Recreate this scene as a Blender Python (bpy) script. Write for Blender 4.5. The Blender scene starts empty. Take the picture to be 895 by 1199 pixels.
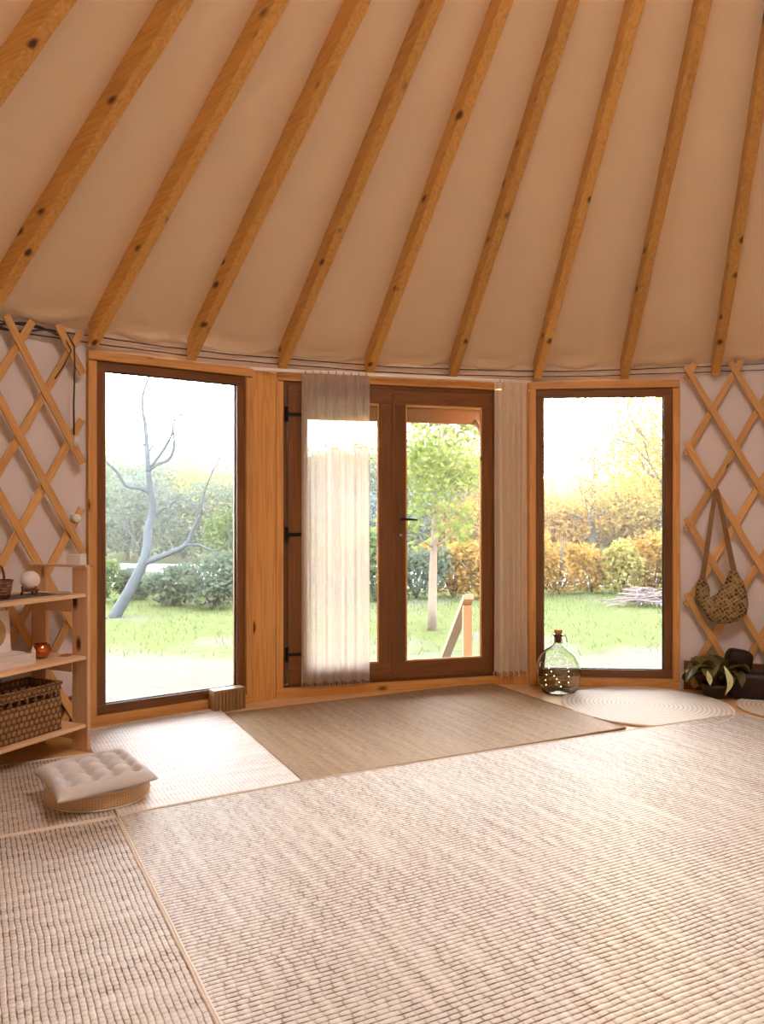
import bpy, bmesh, math, random
import numpy as np
from mathutils import Vector, Matrix

random.seed(7); rng = np.random.default_rng(7)
SC = bpy.context.scene
COL = SC.collection
PI = math.pi

# ------------------------------------------------------------------ camera, sky, sun, skylight, exposure
EYE = 1.245
cam_d = bpy.data.cameras.new('camera'); cam = bpy.data.objects.new('camera', cam_d); COL.objects.link(cam)
cam.location = (0, 0, EYE); cam.rotation_euler = (PI/2, 0, 0)
cam_d.sensor_fit = 'VERTICAL'; cam_d.sensor_height = 36.0; cam_d.lens = 28.29
cam_d.clip_start = 0.05; cam_d.clip_end = 600
SC.camera = cam
vs = SC.view_settings
vs.view_transform = 'Standard'; vs.look = 'None'; vs.gamma = 1.0; vs.use_curve_mapping = False
vs.exposure = 0.0
SC.display_settings.display_device = 'sRGB'
SC.cycles.max_bounces = 10; SC.cycles.diffuse_bounces = 5; SC.cycles.transparent_max_bounces = 24
SC.cycles.volume_bounces = 1
SC.cycles.sample_clamp_indirect = 6.0
SC.cycles.caustics_reflective = False; SC.cycles.caustics_refractive = False

SUN_AZ = math.atan2(0.238, 1.0); SUN_EL = math.radians(3.3)
SUN_DIR = Vector((math.sin(SUN_AZ)*math.cos(SUN_EL), math.cos(SUN_AZ)*math.cos(SUN_EL), math.sin(SUN_EL)))

world = bpy.data.worlds.new('evening_sky'); SC.world = world; world.use_nodes = True
nt = world.node_tree; nt.nodes.clear()
def N(nt, t, **kw):
    n = nt.nodes.new(t)
    for k, v in kw.items():
        if k.startswith('i_'):
            n.inputs[int(k[2:]) if k[2:].isdigit() else k[2:].replace('_', ' ')].default_value = v
        else: setattr(n, k, v)
    return n
def math_(nt, op, a, b=None, clamp=False):
    n = nt.nodes.new('ShaderNodeMath'); n.operation = op; n.use_clamp = clamp
    for i, v in enumerate((a, b)):
        if v is None: continue
        if isinstance(v, (int, float)): n.inputs[i].default_value = v
        else: nt.links.new(v, n.inputs[i])
    return n.outputs[0]
def mixc(nt, fac, a, b, blend='MIX'):
    n = nt.nodes.new('ShaderNodeMix'); n.data_type = 'RGBA'; n.blend_type = blend
    for sock, v in ((n.inputs[0], fac), (n.inputs[6], a), (n.inputs[7], b)):
        if isinstance(v, (int, float)): sock.default_value = v
        elif isinstance(v, tuple): sock.default_value = (*v, 1.0) if len(v) == 3 else v
        else: nt.links.new(v, sock)
    return n.outputs[2]
tc = N(nt, 'ShaderNodeTexCoord')
dot = N(nt, 'ShaderNodeVectorMath', operation='DOT_PRODUCT'); dot.inputs[1].default_value = SUN_DIR
nt.links.new(tc.outputs['Generated'], dot.inputs[0])
d = math_(nt, 'MAXIMUM', dot.outputs['Value'], 0.0)
sep = N(nt, 'ShaderNodeSeparateXYZ'); nt.links.new(tc.outputs['Generated'], sep.inputs[0])
el = math_(nt, 'MAXIMUM', sep.outputs['Z'], 0.0)
grad = math_(nt, 'POWER', el, 0.45)
base = mixc(nt, grad, (1.75, 1.62, 1.45), (1.05, 1.2, 1.45))
glow = math_(nt, 'MULTIPLY', math_(nt, 'POWER', d, 30.0), 2.2)
core = math_(nt, 'MULTIPLY', math_(nt, 'POWER', d, 1200.0), 24.0)
g1 = mixc(nt, 1.0, base, mixc(nt, 1.0, (1.0, 0.62, 0.22), glow, 'MULTIPLY'), 'ADD')
g2 = mixc(nt, 1.0, g1, mixc(nt, 1.0, (1.0, 0.75, 0.4), core, 'MULTIPLY'), 'ADD')
bg = N(nt, 'ShaderNodeBackground'); bg.inputs[1].default_value = 14.0
out = N(nt, 'ShaderNodeOutputWorld')
nt.links.new(g2, bg.inputs[0]); nt.links.new(bg.outputs[0], out.inputs[0])

sun_d = bpy.data.lights.new('sun', 'SUN'); sun = bpy.data.objects.new('sun', sun_d); COL.objects.link(sun)
sun_d.energy = 110.0; sun_d.color = (1.0, 0.52, 0.16); sun_d.angle = math.radians(1.2)
sun.rotation_euler = SUN_DIR.to_track_quat('Z', 'Y').to_euler(); sun.location = (10, 40, 8)

CX, CY = 1.1936, 1.5973                       # centre of the round tent
# daylight coming down through the open crown ring
sk_d = bpy.data.lights.new('crown_skylight', 'AREA'); sk = bpy.data.objects.new('crown_skylight', sk_d); COL.objects.link(sk)
sk_d.shape = 'DISK'; sk_d.size = 1.25; sk_d.energy = 78; sk_d.color = (1.0, 0.87, 0.74)
sk.location = (CX, CY, 4.52)

# ------------------------------------------------------------------ helpers
def link(o): COL.objects.link(o); return o
def tag(o, label=None, cat=None, group=None, kind=None):
    if label: o['label'] = label
    if cat: o['category'] = cat
    if group: o['group'] = group
    if kind: o['kind'] = kind
    return o
def empty(name, loc=(0, 0, 0), rz=0.0, label=None, cat=None, group=None, kind=None):
    o = link(bpy.data.objects.new(name, None)); o.location = loc; o.rotation_euler = (0, 0, rz)
    o.empty_display_size = 0.05
    return tag(o, label, cat, group, kind)

class MB:
    def __init__(s): s.v = []; s.f = []
    def add(s, vs, fs):
        k = len(s.v); s.v.extend([tuple(map(float, p)) for p in vs]); s.f.extend([tuple(i+k for i in f) for f in fs]); return s
    def box(s, c, d, M=None):
        x, y, z = d[0]/2, d[1]/2, d[2]/2
        p = [Vector((a*x, b*y, e*z)) for a in (-1, 1) for b in (-1, 1) for e in (-1, 1)]
        if M is not None: p = [M @ q for q in p]
        p = [q + Vector(c) for q in p]
        return s.add(p, [(0, 1, 3, 2), (4, 6, 7, 5), (0, 4, 5, 1), (2, 3, 7, 6), (0, 2, 6, 4), (1, 5, 7, 3)])
    def prism(s, poly, h0, h1):                # poly in xy, extruded in z
        n = len(poly)
        vs = [(x, y, h0) for x, y in poly] + [(x, y, h1) for x, y in poly]
        fs = [tuple(range(n))[::-1], tuple(range(n, 2*n))] + [(i, (i+1) % n, n+(i+1) % n, n+i) for i in range(n)]
        return s.add(vs, fs)
    def tube(s, pts, r, n=8, cap=True):
        pts = [Vector(p) for p in pts]; m = len(pts)
        rs = [r]*m if isinstance(r, (int, float)) else r
        vs = []; fs = []; up = Vector((0.13, 0.31, 1)).normalized(); prev = None
        for i, p in enumerate(pts):
            t = (pts[min(i+1, m-1)] - pts[max(i-1, 0)]).normalized()
            if prev is None:
                a = t.cross(up)
                if a.length < 1e-3: a = t.cross(Vector((1, 0, 0)))
            else: a = prev - t*prev.dot(t)
            a.normalize(); prev = a; b = t.cross(a)
            for k in range(n):
                q = 2*PI*k/n; vs.append(p + (a*math.cos(q) + b*math.sin(q))*rs[i])
        for i in range(m-1):
            for k in range(n):
                fs.append((i*n+k, i*n+(k+1) % n, (i+1)*n+(k+1) % n, (i+1)*n+k))
        if cap: fs += [tuple(range(n))[::-1], tuple(range((m-1)*n, m*n))]
        return s.add(vs, fs)
    def lathe(s, prof, n=32, c=(0, 0, 0)):
        m = len(prof); vs = []; fs = []
        for r, z in prof:
            for k in range(n):
                a = 2*PI*k/n; vs.append((c[0]+r*math.cos(a), c[1]+r*math.sin(a), c[2]+z))
        for i in range(m-1):
            for k in range(n):
                fs.append((i*n+k, i*n+(k+1) % n, (i+1)*n+(k+1) % n, (i+1)*n+k))
        closed = prof[0] == prof[-1]
        if prof[0][0] > 1e-4 and not closed: fs.append(tuple(range(n))[::-1])
        if prof[-1][0] > 1e-4 and not closed: fs.append(tuple(range((m-1)*n, m*n)))
        return s.add(vs, fs)
    def grid(s, fn, nu, nv, closed_u=False):
        vs = [fn(i/nu, j/nv) for j in range(nv+1) for i in range(nu + (0 if closed_u else 1))]
        w = nu + (0 if closed_u else 1); fs = []
        for j in range(nv):
            for i in range(nu):
                i2 = (i+1) % w
                fs.append((j*w+i, j*w+i2, (j+1)*w+i2, (j+1)*w+i))
        return s.add(vs, fs)
    def build(s, name, mat, parent=None, smooth=False, bevel=0.0, loc=None, rz=None, sub=0, solid=0.0):
        me = bpy.data.meshes.new(name); me.from_pydata(s.v, [], s.f); me.update()
        if bevel or True:
            bm = bmesh.new(); bm.from_mesh(me)
            if len(s.f) < 60000 and not getattr(s, 'raw', False):
                bmesh.ops.remove_doubles(bm, verts=bm.verts, dist=1e-5)
                bmesh.ops.recalc_face_normals(bm, faces=bm.faces)
            bm.to_mesh(me); bm.free()
        me.materials.append(mat)
        if smooth: me.polygons.foreach_set('use_smooth', [True]*len(me.polygons))
        o = link(bpy.data.objects.new(name, me))
        if parent: o.parent = parent
        if loc: o.location = loc
        if rz is not None: o.rotation_euler = (0, 0, rz)
        if solid:
            md = o.modifiers.new('solid', 'SOLIDIFY'); md.thickness = solid; md.offset = 0
        if bevel:
            md = o.modifiers.new('bevel', 'BEVEL'); md.width = bevel; md.segments = 2; md.limit_method = 'ANGLE'; md.angle_limit = math.radians(40)
        if sub:
            md = o.modifiers.new('sub', 'SUBSURF'); md.levels = sub; md.render_levels = sub
        return o

def copy_tree(o, parent=None):
    c = o.copy(); COL.objects.link(c)
    if parent: c.parent = parent
    for ch in list(o.children): copy_tree(ch, c)
    return c

def fbm1(x, seed=0.0):
    return (math.sin(x*1.0+seed*1.7) + 0.6*math.sin(x*2.3+seed*3.1+1) + 0.35*math.sin(x*5.1+seed*0.7+2) + 0.2*math.sin(x*11.3+seed*5+.5))/2.15

# ------------------------------------------------------------------ materials
MATS = {}
def newmat(name):
    m = bpy.data.materials.new(name); m.use_nodes = True; nt = m.node_tree
    b = nt.nodes['Principled BSDF']; b.inputs['Specular IOR Level'].default_value = 0.3
    return m, nt, b
def plain(name, col, rough=0.6, metal=0.0, noise=0.0, nscale=30, bump=0.0, bscale=80, spec=None, obj=True, var=0.0):
    m, nt, b = newmat(name)
    b.inputs['Roughness'].default_value = rough; b.inputs['Metallic'].default_value = metal
    if spec is not None: b.inputs['Specular IOR Level'].default_value = spec
    tc = N(nt, 'ShaderNodeTexCoord'); co = tc.outputs['Object']
    nz = N(nt, 'ShaderNodeTexNoise'); nz.inputs['Scale'].default_value = nscale; nz.inputs['Detail'].default_value = 5
    nt.links.new(co, nz.inputs['Vector'])
    lo = tuple(c*(1-noise) for c in col); hi = tuple(min(1, c*(1+noise)) for c in col)
    c = mixc(nt, nz.outputs['Fac'], lo, hi)
    if var:
        oi = N(nt, 'ShaderNodeObjectInfo')
        hs = N(nt, 'ShaderNodeHueSaturation'); nt.links.new(c, hs.inputs['Color'])
        nt.links.new(math_(nt, 'ADD', math_(nt, 'MULTIPLY', oi.outputs['Random'], 2*var), 1-var), hs.inputs['Value'])
        c = hs.outputs['Color']
    nt.links.new(c, b.inputs['Base Color'])
    if bump:
        n2 = N(nt, 'ShaderNodeTexNoise'); n2.inputs['Scale'].default_value = bscale; n2.inputs['Detail'].default_value = 4
        nt.links.new(co, n2.inputs['Vector'])
        bp = N(nt, 'ShaderNodeBump'); bp.inputs['Strength'].default_value = bump; bp.inputs['Distance'].default_value = 0.01
        nt.links.new(n2.outputs['Fac'], bp.inputs['Height']); nt.links.new(bp.outputs[0], b.inputs['Normal'])
    return m

def wood(name, axis, light, dark, knot=(0.09, 0.03, 0.01), rough=0.5, knots=0.82, grain=1.0, kscale=1.0, spec=0.35, var=0.12):
    """pine: stretched grain along AXIS, darker growth lines and round knots; every object gets its own offset"""
    m, nt, b = newmat(name); b.inputs['Roughness'].default_value = rough; b.inputs['Specular IOR Level'].default_value = spec
    tc = N(nt, 'ShaderNodeTexCoord'); oi = N(nt, 'ShaderNodeObjectInfo')
    off = N(nt, 'ShaderNodeVectorMath', operation='SCALE'); off.inputs[0].default_value = (13.1, 7.7, 19.3)
    nt.links.new(oi.outputs['Random'], off.inputs['Scale'])
    ad = N(nt, 'ShaderNodeVectorMath', operation='ADD'); nt.links.new(tc.outputs['Object'], ad.inputs[0]); nt.links.new(off.outputs[0], ad.inputs[1])
    def stretched(al, ac):
        mp = N(nt, 'ShaderNodeMapping'); sc = [ac, ac, ac]; sc['xyz'.index(axis)] = al
        mp.inputs['Scale'].default_value = sc; nt.links.new(ad.outputs[0], mp.inputs['Vector']); return mp.outputs[0]
    big = N(nt, 'ShaderNodeTexNoise'); big.inputs['Scale'].default_value = 1.0; big.inputs['Detail'].default_value = 3
    nt.links.new(stretched(0.45, 9), big.inputs['Vector'])
    fine = N(nt, 'ShaderNodeTexNoise'); fine.inputs['Scale'].default_value = 1.0; fine.inputs['Detail'].default_value = 6; fine.inputs['Distortion'].default_value = 0.6
    nt.links.new(stretched(1.6, 75), fine.inputs['Vector'])
    ring = math_(nt, 'ABSOLUTE', math_(nt, 'SINE', math_(nt, 'MULTIPLY', big.outputs['Fac'], 42.0)))
    g = math_(nt, 'ADD', math_(nt, 'MULTIPLY', math_(nt, 'POWER', ring, 3.0), 0.38*grain), math_(nt, 'MULTIPLY', fine.outputs['Fac'], 0.55*grain), True)
    c = mixc(nt, g, light, dark)
    vo = N(nt, 'ShaderNodeTexVoronoi'); vo.inputs['Scale'].default_value = 1.0
    nt.links.new(stretched(4.2*kscale, 9.5*kscale), vo.inputs['Vector'])
    sp = N(nt, 'ShaderNodeSeparateColor'); nt.links.new(vo.outputs['Color'], sp.inputs[0])
    on = math_(nt, 'GREATER_THAN', sp.outputs[0], knots)
    dst = math_(nt, 'ADD', vo.outputs['Distance'], math_(nt, 'MULTIPLY', math_(nt, 'SUBTRACT', fine.outputs['Fac'], 0.5), 0.12))
    rp = N(nt, 'ShaderNodeMapRange'); rp.inputs['From Min'].default_value = 0.10; rp.inputs['From Max'].default_value = 0.22
    rp.inputs['To Min'].default_value = 1.0; rp.inputs['To Max'].default_value = 0.0
    nt.links.new(dst, rp.inputs['Value'])
    c = mixc(nt, math_(nt, 'MULTIPLY', rp.outputs[0], on), c, knot)
    hs = N(nt, 'ShaderNodeHueSaturation'); nt.links.new(c, hs.inputs['Color'])
    nt.links.new(math_(nt, 'ADD', math_(nt, 'MULTIPLY', oi.outputs['Random'], 2*var), 1-var), hs.inputs['Value'])
    nt.links.new(hs.outputs['Color'], b.inputs['Base Color'])
    bp = N(nt, 'ShaderNodeBump'); bp.inputs['Strength'].default_value = 0.12; bp.inputs['Distance'].default_value = 0.003
    nt.links.new(fine.outputs['Fac'], bp.inputs['Height']); nt.links.new(bp.outputs[0], b.inputs['Normal'])
    return m

PINE_L, PINE_D = (0.72, 0.40, 0.13), (0.50, 0.22, 0.05)
MATS['rib'] = wood('rafter_pine', 'x', (0.76, 0.44, 0.13), (0.50, 0.25, 0.055), knots=0.45, kscale=1.0)
MATS['pine_x'] = wood('pine_x', 'x', (0.68, 0.36, 0.115), (0.45, 0.19, 0.045), knots=0.88)
MATS['pine_z'] = wood('pine_z', 'z', (0.68, 0.36, 0.115), (0.45, 0.19, 0.045), knots=0.68)
MATS['brown_x'] = wood('stained_x', 'x', (0.19, 0.075, 0.022), (0.10, 0.033, 0.009), knots=2.0, rough=0.35)
MATS['brown_z'] = wood('stained_z', 'z', (0.19, 0.075, 0.022), (0.10, 0.033, 0.009), knots=2.0, rough=0.35)
MATS['shelf_x'] = wood('shelf_pine_x', 'x', (0.80, 0.56, 0.34), (0.66, 0.40, 0.20), knots=0.9)
MATS['shelf_z'] = wood('shelf_pine_z', 'z', (0.80, 0.52, 0.32), (0.64, 0.37, 0.19), knots=0.86)
MATS['slat'] = wood('lattice_pine', 'x', (0.66, 0.38, 0.14), (0.47, 0.23, 0.065), knots=0.9, kscale=1.6)
MATS['floor'] = wood('floor_pine', 'x', (0.74, 0.48, 0.24), (0.55, 0.31, 0.12), knots=0.9, rough=0.35)
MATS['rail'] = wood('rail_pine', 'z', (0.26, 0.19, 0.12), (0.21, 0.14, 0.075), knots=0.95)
MATS['black'] = plain('black_metal', (0.015, 0.013, 0.012), 0.45, 0.6)
MATS['cable'] = plain('dark_cable', (0.05, 0.035, 0.035), 0.5)
MATS['white'] = plain('white_plastic', (0.80, 0.76, 0.70), 0.4)
MATS['rod'] = plain('white_rod', (0.92, 0.86, 0.78), 0.4)

def canvas(name, col, strength=0.25):
    m, nt, b = newmat(name); b.inputs['Roughness'].default_value = 0.9; b.inputs['Specular IOR Level'].default_value = 0.1
    tc = N(nt, 'ShaderNodeTexCoord')
    n1 = N(nt, 'ShaderNodeTexNoise'); n1.inputs['Scale'].default_value = 3.0; n1.inputs['Detail'].default_value = 6; nt.links.new(tc.outputs['Object'], n1.inputs['Vector'])
    nt.links.new(mixc(nt, n1.outputs['Fac'], tuple(c*0.95 for c in col), tuple(min(1, c*1.04) for c in col)), b.inputs['Base Color'])
    n2 = N(nt, 'ShaderNodeTexNoise'); n2.inputs['Scale'].default_value = 260; n2.inputs['Detail'].default_value = 2; nt.links.new(tc.outputs['Object'], n2.inputs['Vector'])
    n3 = N(nt, 'ShaderNodeTexNoise'); n3.inputs['Scale'].default_value = 7; n3.inputs['Detail'].default_value = 3; nt.links.new(tc.outputs['Object'], n3.inputs['Vector'])
    h = math_(nt, 'ADD', math_(nt, 'MULTIPLY', n2.outputs['Fac'], 0.05), n3.outputs['Fac'])
    bp = N(nt, 'ShaderNodeBump'); bp.inputs['Strength'].default_value = strength; bp.inputs['Distance'].default_value = 0.02
    nt.links.new(h, bp.inputs['Height']); nt.links.new(bp.outputs[0], b.inputs['Normal'])
    return m
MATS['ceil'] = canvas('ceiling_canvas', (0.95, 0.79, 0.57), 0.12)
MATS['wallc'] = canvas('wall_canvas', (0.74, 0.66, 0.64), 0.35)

def glass_pane():
    m = bpy.data.materials.new('window_glass'); m.use_nodes = True; nt = m.node_tree; nt.nodes.clear()
    o = N(nt, 'ShaderNodeOutputMaterial'); t = N(nt, 'ShaderNodeBsdfTransparent'); g = N(nt, 'ShaderNodeBsdfGlossy')
    t.inputs[0].default_value = (0.97, 0.98, 0.97, 1); g.inputs['Roughness'].default_value = 0.01
    fr = N(nt, 'ShaderNodeFresnel'); fr.inputs['IOR'].default_value = 1.45
    mx = N(nt, 'ShaderNodeMixShader'); nt.links.new(fr.outputs[0], mx.inputs[0]); nt.links.new(t.outputs[0], mx.inputs[1]); nt.links.new(g.outputs[0], mx.inputs[2])
    nt.links.new(mx.outputs[0], o.inputs[0]); return m
MATS['glass'] = glass_pane()

def bottle_glass():
    m, nt, b = newmat('bottle_glass')
    b.inputs['Base Color'].default_value = (0.97, 0.995, 0.95, 1); b.inputs['Roughness'].default_value = 0.0
    b.inputs['Transmission Weight'].default_value = 1.0; b.inputs['IOR'].default_value = 1.45; b.inputs['Specular IOR Level'].default_value = 0.5
    return m
MATS['bottle'] = bottle_glass()

def sheer(name, col, open_, wv=0.7):
    m = bpy.data.materials.new(name); m.use_nodes = True; nt = m.node_tree; nt.nodes.clear()
    o = N(nt, 'ShaderNodeOutputMaterial'); tr = N(nt, 'ShaderNodeBsdfTransparent')
    di = N(nt, 'ShaderNodeBsdfDiffuse'); tl = N(nt, 'ShaderNodeBsdfTranslucent')
    tc = N(nt, 'ShaderNodeTexCoord')
    mp = N(nt, 'ShaderNodeMapping'); mp.inputs['Scale'].default_value = (160, 160, 12); nt.links.new(tc.outputs['Object'], mp.inputs['Vector'])
    nz = N(nt, 'ShaderNodeTexNoise'); nz.inputs['Scale'].default_value = 1.0; nz.inputs['Detail'].default_value = 4; nt.links.new(mp.outputs[0], nz.inputs['Vector'])
    mp2 = N(nt, 'ShaderNodeMapping'); mp2.inputs['Scale'].default_value = (12, 12, 220); nt.links.new(tc.outputs['Object'], mp2.inputs['Vector'])
    nz2 = N(nt, 'ShaderNodeTexNoise'); nz2.inputs['Scale'].default_value = 1.0; nz2.inputs['Detail'].default_value = 3; nt.links.new(mp2.outputs[0], nz2.inputs['Vector'])
    v = math_(nt, 'ADD', math_(nt, 'MULTIPLY', nz.outputs['Fac'], 1.5), math_(nt, 'MULTIPLY', nz2.outputs['Fac'], 0.5))
    c = mixc(nt, math_(nt, 'MULTIPLY', v, 0.5), tuple(x*0.92 for x in col), tuple(min(1, x*1.08) for x in col))
    nt.links.new(c, di.inputs[0]); nt.links.new(c, tl.inputs[0])
    m1 = N(nt, 'ShaderNodeMixShader'); m1.inputs[0].default_value = 0.5; nt.links.new(di.outputs[0], m1.inputs[1]); nt.links.new(tl.outputs[0], m1.inputs[2])
    m2 = N(nt, 'ShaderNodeMixShader')
    nt.links.new(math_(nt, 'ADD', math_(nt, 'MULTIPLY', math_(nt, 'SUBTRACT', v, 1.0), wv), 1-open_, True), m2.inputs[0])
    nt.links.new(tr.outputs[0], m2.inputs[1]); nt.links.new(m1.outputs[0], m2.inputs[2]); nt.links.new(m2.outputs[0], o.inputs[0])
    return m
MATS['sheer'] = sheer('sheer_linen', (0.70, 0.60, 0.515), 0.20, 0.35)
MATS['drape'] = sheer('gathered_linen', (0.97, 0.86, 0.70), 0.02, 0.1)

def rug_mat(name, light, mid, dark, pr, pc, row_w=1.0, col_w=0.35, contrast=1.0, bump=1.0, gloss=0.45):
    """looped jute: rows PR apart along local x, cut into loops PC apart, brown backing in the gaps, tonal streaks"""
    m, nt, b = newmat(name); b.inputs['Roughness'].default_value = 0.6; b.inputs['Specular IOR Level'].default_value = gloss
    tc = N(nt, 'ShaderNodeTexCoord'); co = tc.outputs['Object']
    wob = N(nt, 'ShaderNodeTexNoise'); wob.inputs['Scale'].default_value = 9; wob.inputs['Detail'].default_value = 3; nt.links.new(co, wob.inputs['Vector'])
    sc = N(nt, 'ShaderNodeVectorMath', operation='SCALE'); sc.inputs['Scale'].default_value = pr*0.7; 
    sb = N(nt, 'ShaderNodeVectorMath', operation='SUBTRACT'); nt.links.new(wob.outputs['Color'], sb.inputs[0]); sb.inputs[1].default_value = (.5, .5, .5)
    nt.links.new(sb.outputs[0], sc.inputs[0])
    ad = N(nt, 'ShaderNodeVectorMath', operation='ADD'); nt.links.new(co, ad.inputs[0]); nt.links.new(sc.outputs[0], ad.inputs[1])
    sp = N(nt, 'ShaderNodeSeparateXYZ'); nt.links.new(ad.outputs[0], sp.inputs[0])
    ry = math_(nt, 'MULTIPLY', sp.outputs['Y'], 1/pr); row = math_(nt, 'FLOOR', ry)
    sy = math_(nt, 'ABSOLUTE', math_(nt, 'SINE', math_(nt, 'MULTIPLY', ry, PI)))
    rx = math_(nt, 'ADD', math_(nt, 'MULTIPLY', sp.outputs['X'], 1/pc), math_(nt, 'MULTIPLY', math_(nt, 'FRACT', math_(nt, 'MULTIPLY', math_(nt, 'SINE', math_(nt, 'MULTIPLY', row, 12.9898)), 437.585)), 1.0))
    sx = math_(nt, 'ABSOLUTE', math_(nt, 'SINE', math_(nt, 'MULTIPLY', rx, PI)))
    hy = math_(nt, 'POWER', sy, 0.55); hx = math_(nt, 'POWER', sx, 0.5)
    # irregular pieces of yarn
    cmb = N(nt, 'ShaderNodeCombineXYZ'); nt.links.new(math_(nt, 'MULTIPLY', sp.outputs['X'], 26.0), cmb.inputs[0]); nt.links.new(row, cmb.inputs[1])
    yn = N(nt, 'ShaderNodeTexNoise'); yn.inputs['Scale'].default_value = 1.0; yn.inputs['Detail'].default_value = 2; nt.links.new(cmb.outputs[0], yn.inputs['Vector'])
    wn = N(nt, 'ShaderNodeTexNoise'); wn.inputs['Scale'].default_value = 2.2; wn.inputs['Detail'].default_value = 5; nt.links.new(co, wn.inputs['Vector'])
    mpv = N(nt, 'ShaderNodeMapping'); mpv.inputs['Scale'].default_value = (26, 1.6, 1); nt.links.new(co, mpv.inputs['Vector'])
    st = N(nt, 'ShaderNodeTexNoise'); st.inputs['Scale'].default_value = 1.0; st.inputs['Detail'].default_value = 4; nt.links.new(mpv.outputs[0], st.inputs['Vector'])
    fb = N(nt, 'ShaderNodeTexNoise'); fb.inputs['Scale'].default_value = 350; fb.inputs['Detail'].default_value = 2; nt.links.new(co, fb.inputs['Vector'])
    hgt = math_(nt, 'ADD', math_(nt, 'MULTIPLY', hy, row_w), math_(nt, 'MULTIPLY', hx, col_w))
    hgt = math_(nt, 'MULTIPLY', hgt, 1/(row_w+col_w))
    # gaps between rows open and close along the yarn
    def soft(v, e0, e1):
        r_ = N(nt, 'ShaderNodeMapRange', interpolation_type='SMOOTHSTEP'); nt.links.new(v, r_.inputs['Value']); r_.inputs['From Min'].default_value = e0; r_.inputs['From Max'].default_value = e1; return r_.outputs[0]
    openr = math_(nt, 'MULTIPLY', soft(yn.outputs['Fac'], 0.34, 0.62), math_(nt, 'ADD', 0.35, math_(nt, 'ADD', math_(nt, 'MULTIPLY', soft(wn.outputs['Fac'], 0.35, 0.65), 0.45), math_(nt, 'MULTIPLY', soft(st.outputs['Fac'], 0.38, 0.62), 0.45))))
    gr = math_(nt, 'MULTIPLY', math_(nt, 'SUBTRACT', 1.0, soft(sy, 0.12, 0.62)), math_(nt, 'ADD', 0.18, openr))
    gc = math_(nt, 'MULTIPLY', math_(nt, 'SUBTRACT', 1.0, soft(sx, 0.10, 0.5)), math_(nt, 'MULTIPLY', openr, col_w*1.3))
    gap = math_(nt, 'MULTIPLY', math_(nt, 'MAXIMUM', gr, gc), contrast, True)
    tone = math_(nt, 'ADD', math_(nt, 'MULTIPLY', math_(nt, 'SUBTRACT', st.outputs['Fac'], 0.25), 1.3), math_(nt, 'MULTIPLY', math_(nt, 'SUBTRACT', yn.outputs['Fac'], 0.3), 0.9), True)
    c = mixc(nt, tone, light, mid)
    c = mixc(nt, math_(nt, 'MULTIPLY', fb.outputs['Fac'], 0.18), c, mid)
    c = mixc(nt, gap, c, dark)
    nt.links.new(c, b.inputs['Base Color'])
    bp = N(nt, 'ShaderNodeBump'); bp.inputs['Strength'].default_value = 0.45*bump; bp.inputs['Distance'].default_value = 0.004
    nt.links.new(math_(nt, 'ADD', hgt, math_(nt, 'MULTIPLY', yn.outputs['Fac'], 0.5)), bp.inputs['Height']); nt.links.new(bp.outputs[0], b.inputs['Normal'])
    return m
JL, JM, JD = (0.70, 0.62, 0.535), (0.49, 0.39, 0.30), (0.10, 0.048, 0.028)
MATS['jute_rows'] = rug_mat('jute_rows', JL, JM, JD, 0.0195, 0.032, 1.0, 0.35, 1.35, 1.5)
MATS['jute_cols'] = rug_mat('jute_columns', JL, JM, JD, 0.0175, 0.02, 0.8, 0.5, 1.2, 1.5)
MATS['jute_grey'] = rug_mat('jute_pale', (0.82, 0.74, 0.66), (0.64, 0.54, 0.46), (0.30, 0.22, 0.17), 0.0185, 0.03, 0.8, 0.3, 0.6)
MATS['mat'] = rug_mat('coir_mat', (0.43, 0.29, 0.16), (0.28, 0.175, 0.095), (0.10, 0.058, 0.033), 0.011, 0.014, 0.7, 0.6, 0.8, 1.0, 0.12)
MATS['binding'] = plain('rug_binding', (0.74, 0.62, 0.50), 0.9, noise=0.15, nscale=60, bump=0.3)

# ------------------------------------------------------------------ the tent: floor, walls, ceiling
R_W = 4.215
TH_D, DTH = -0.2711, 0.3641
TH_1, TH_2 = TH_D - DTH, TH_D + DTH
APO = 4.159
def pol(r, th, z=0.0): return (CX + r*math.sin(th), CY + r*math.cos(th), z)

EAVE = 2.325
SLOPE = 0.6257
def rib_z(r): return 2.192 + SLOPE*(4.17 - r)

mb = MB(); mb.lathe([(0, 0), (2.0, 0), (4.32, 0), (4.32, -0.12), (0, -0.12)], 96, (CX, CY, 0))
fl = mb.build('floor', MATS['floor']); tag(fl, 'pale pine board floor of the round tent under the rugs', 'floor', kind='structure')

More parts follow.
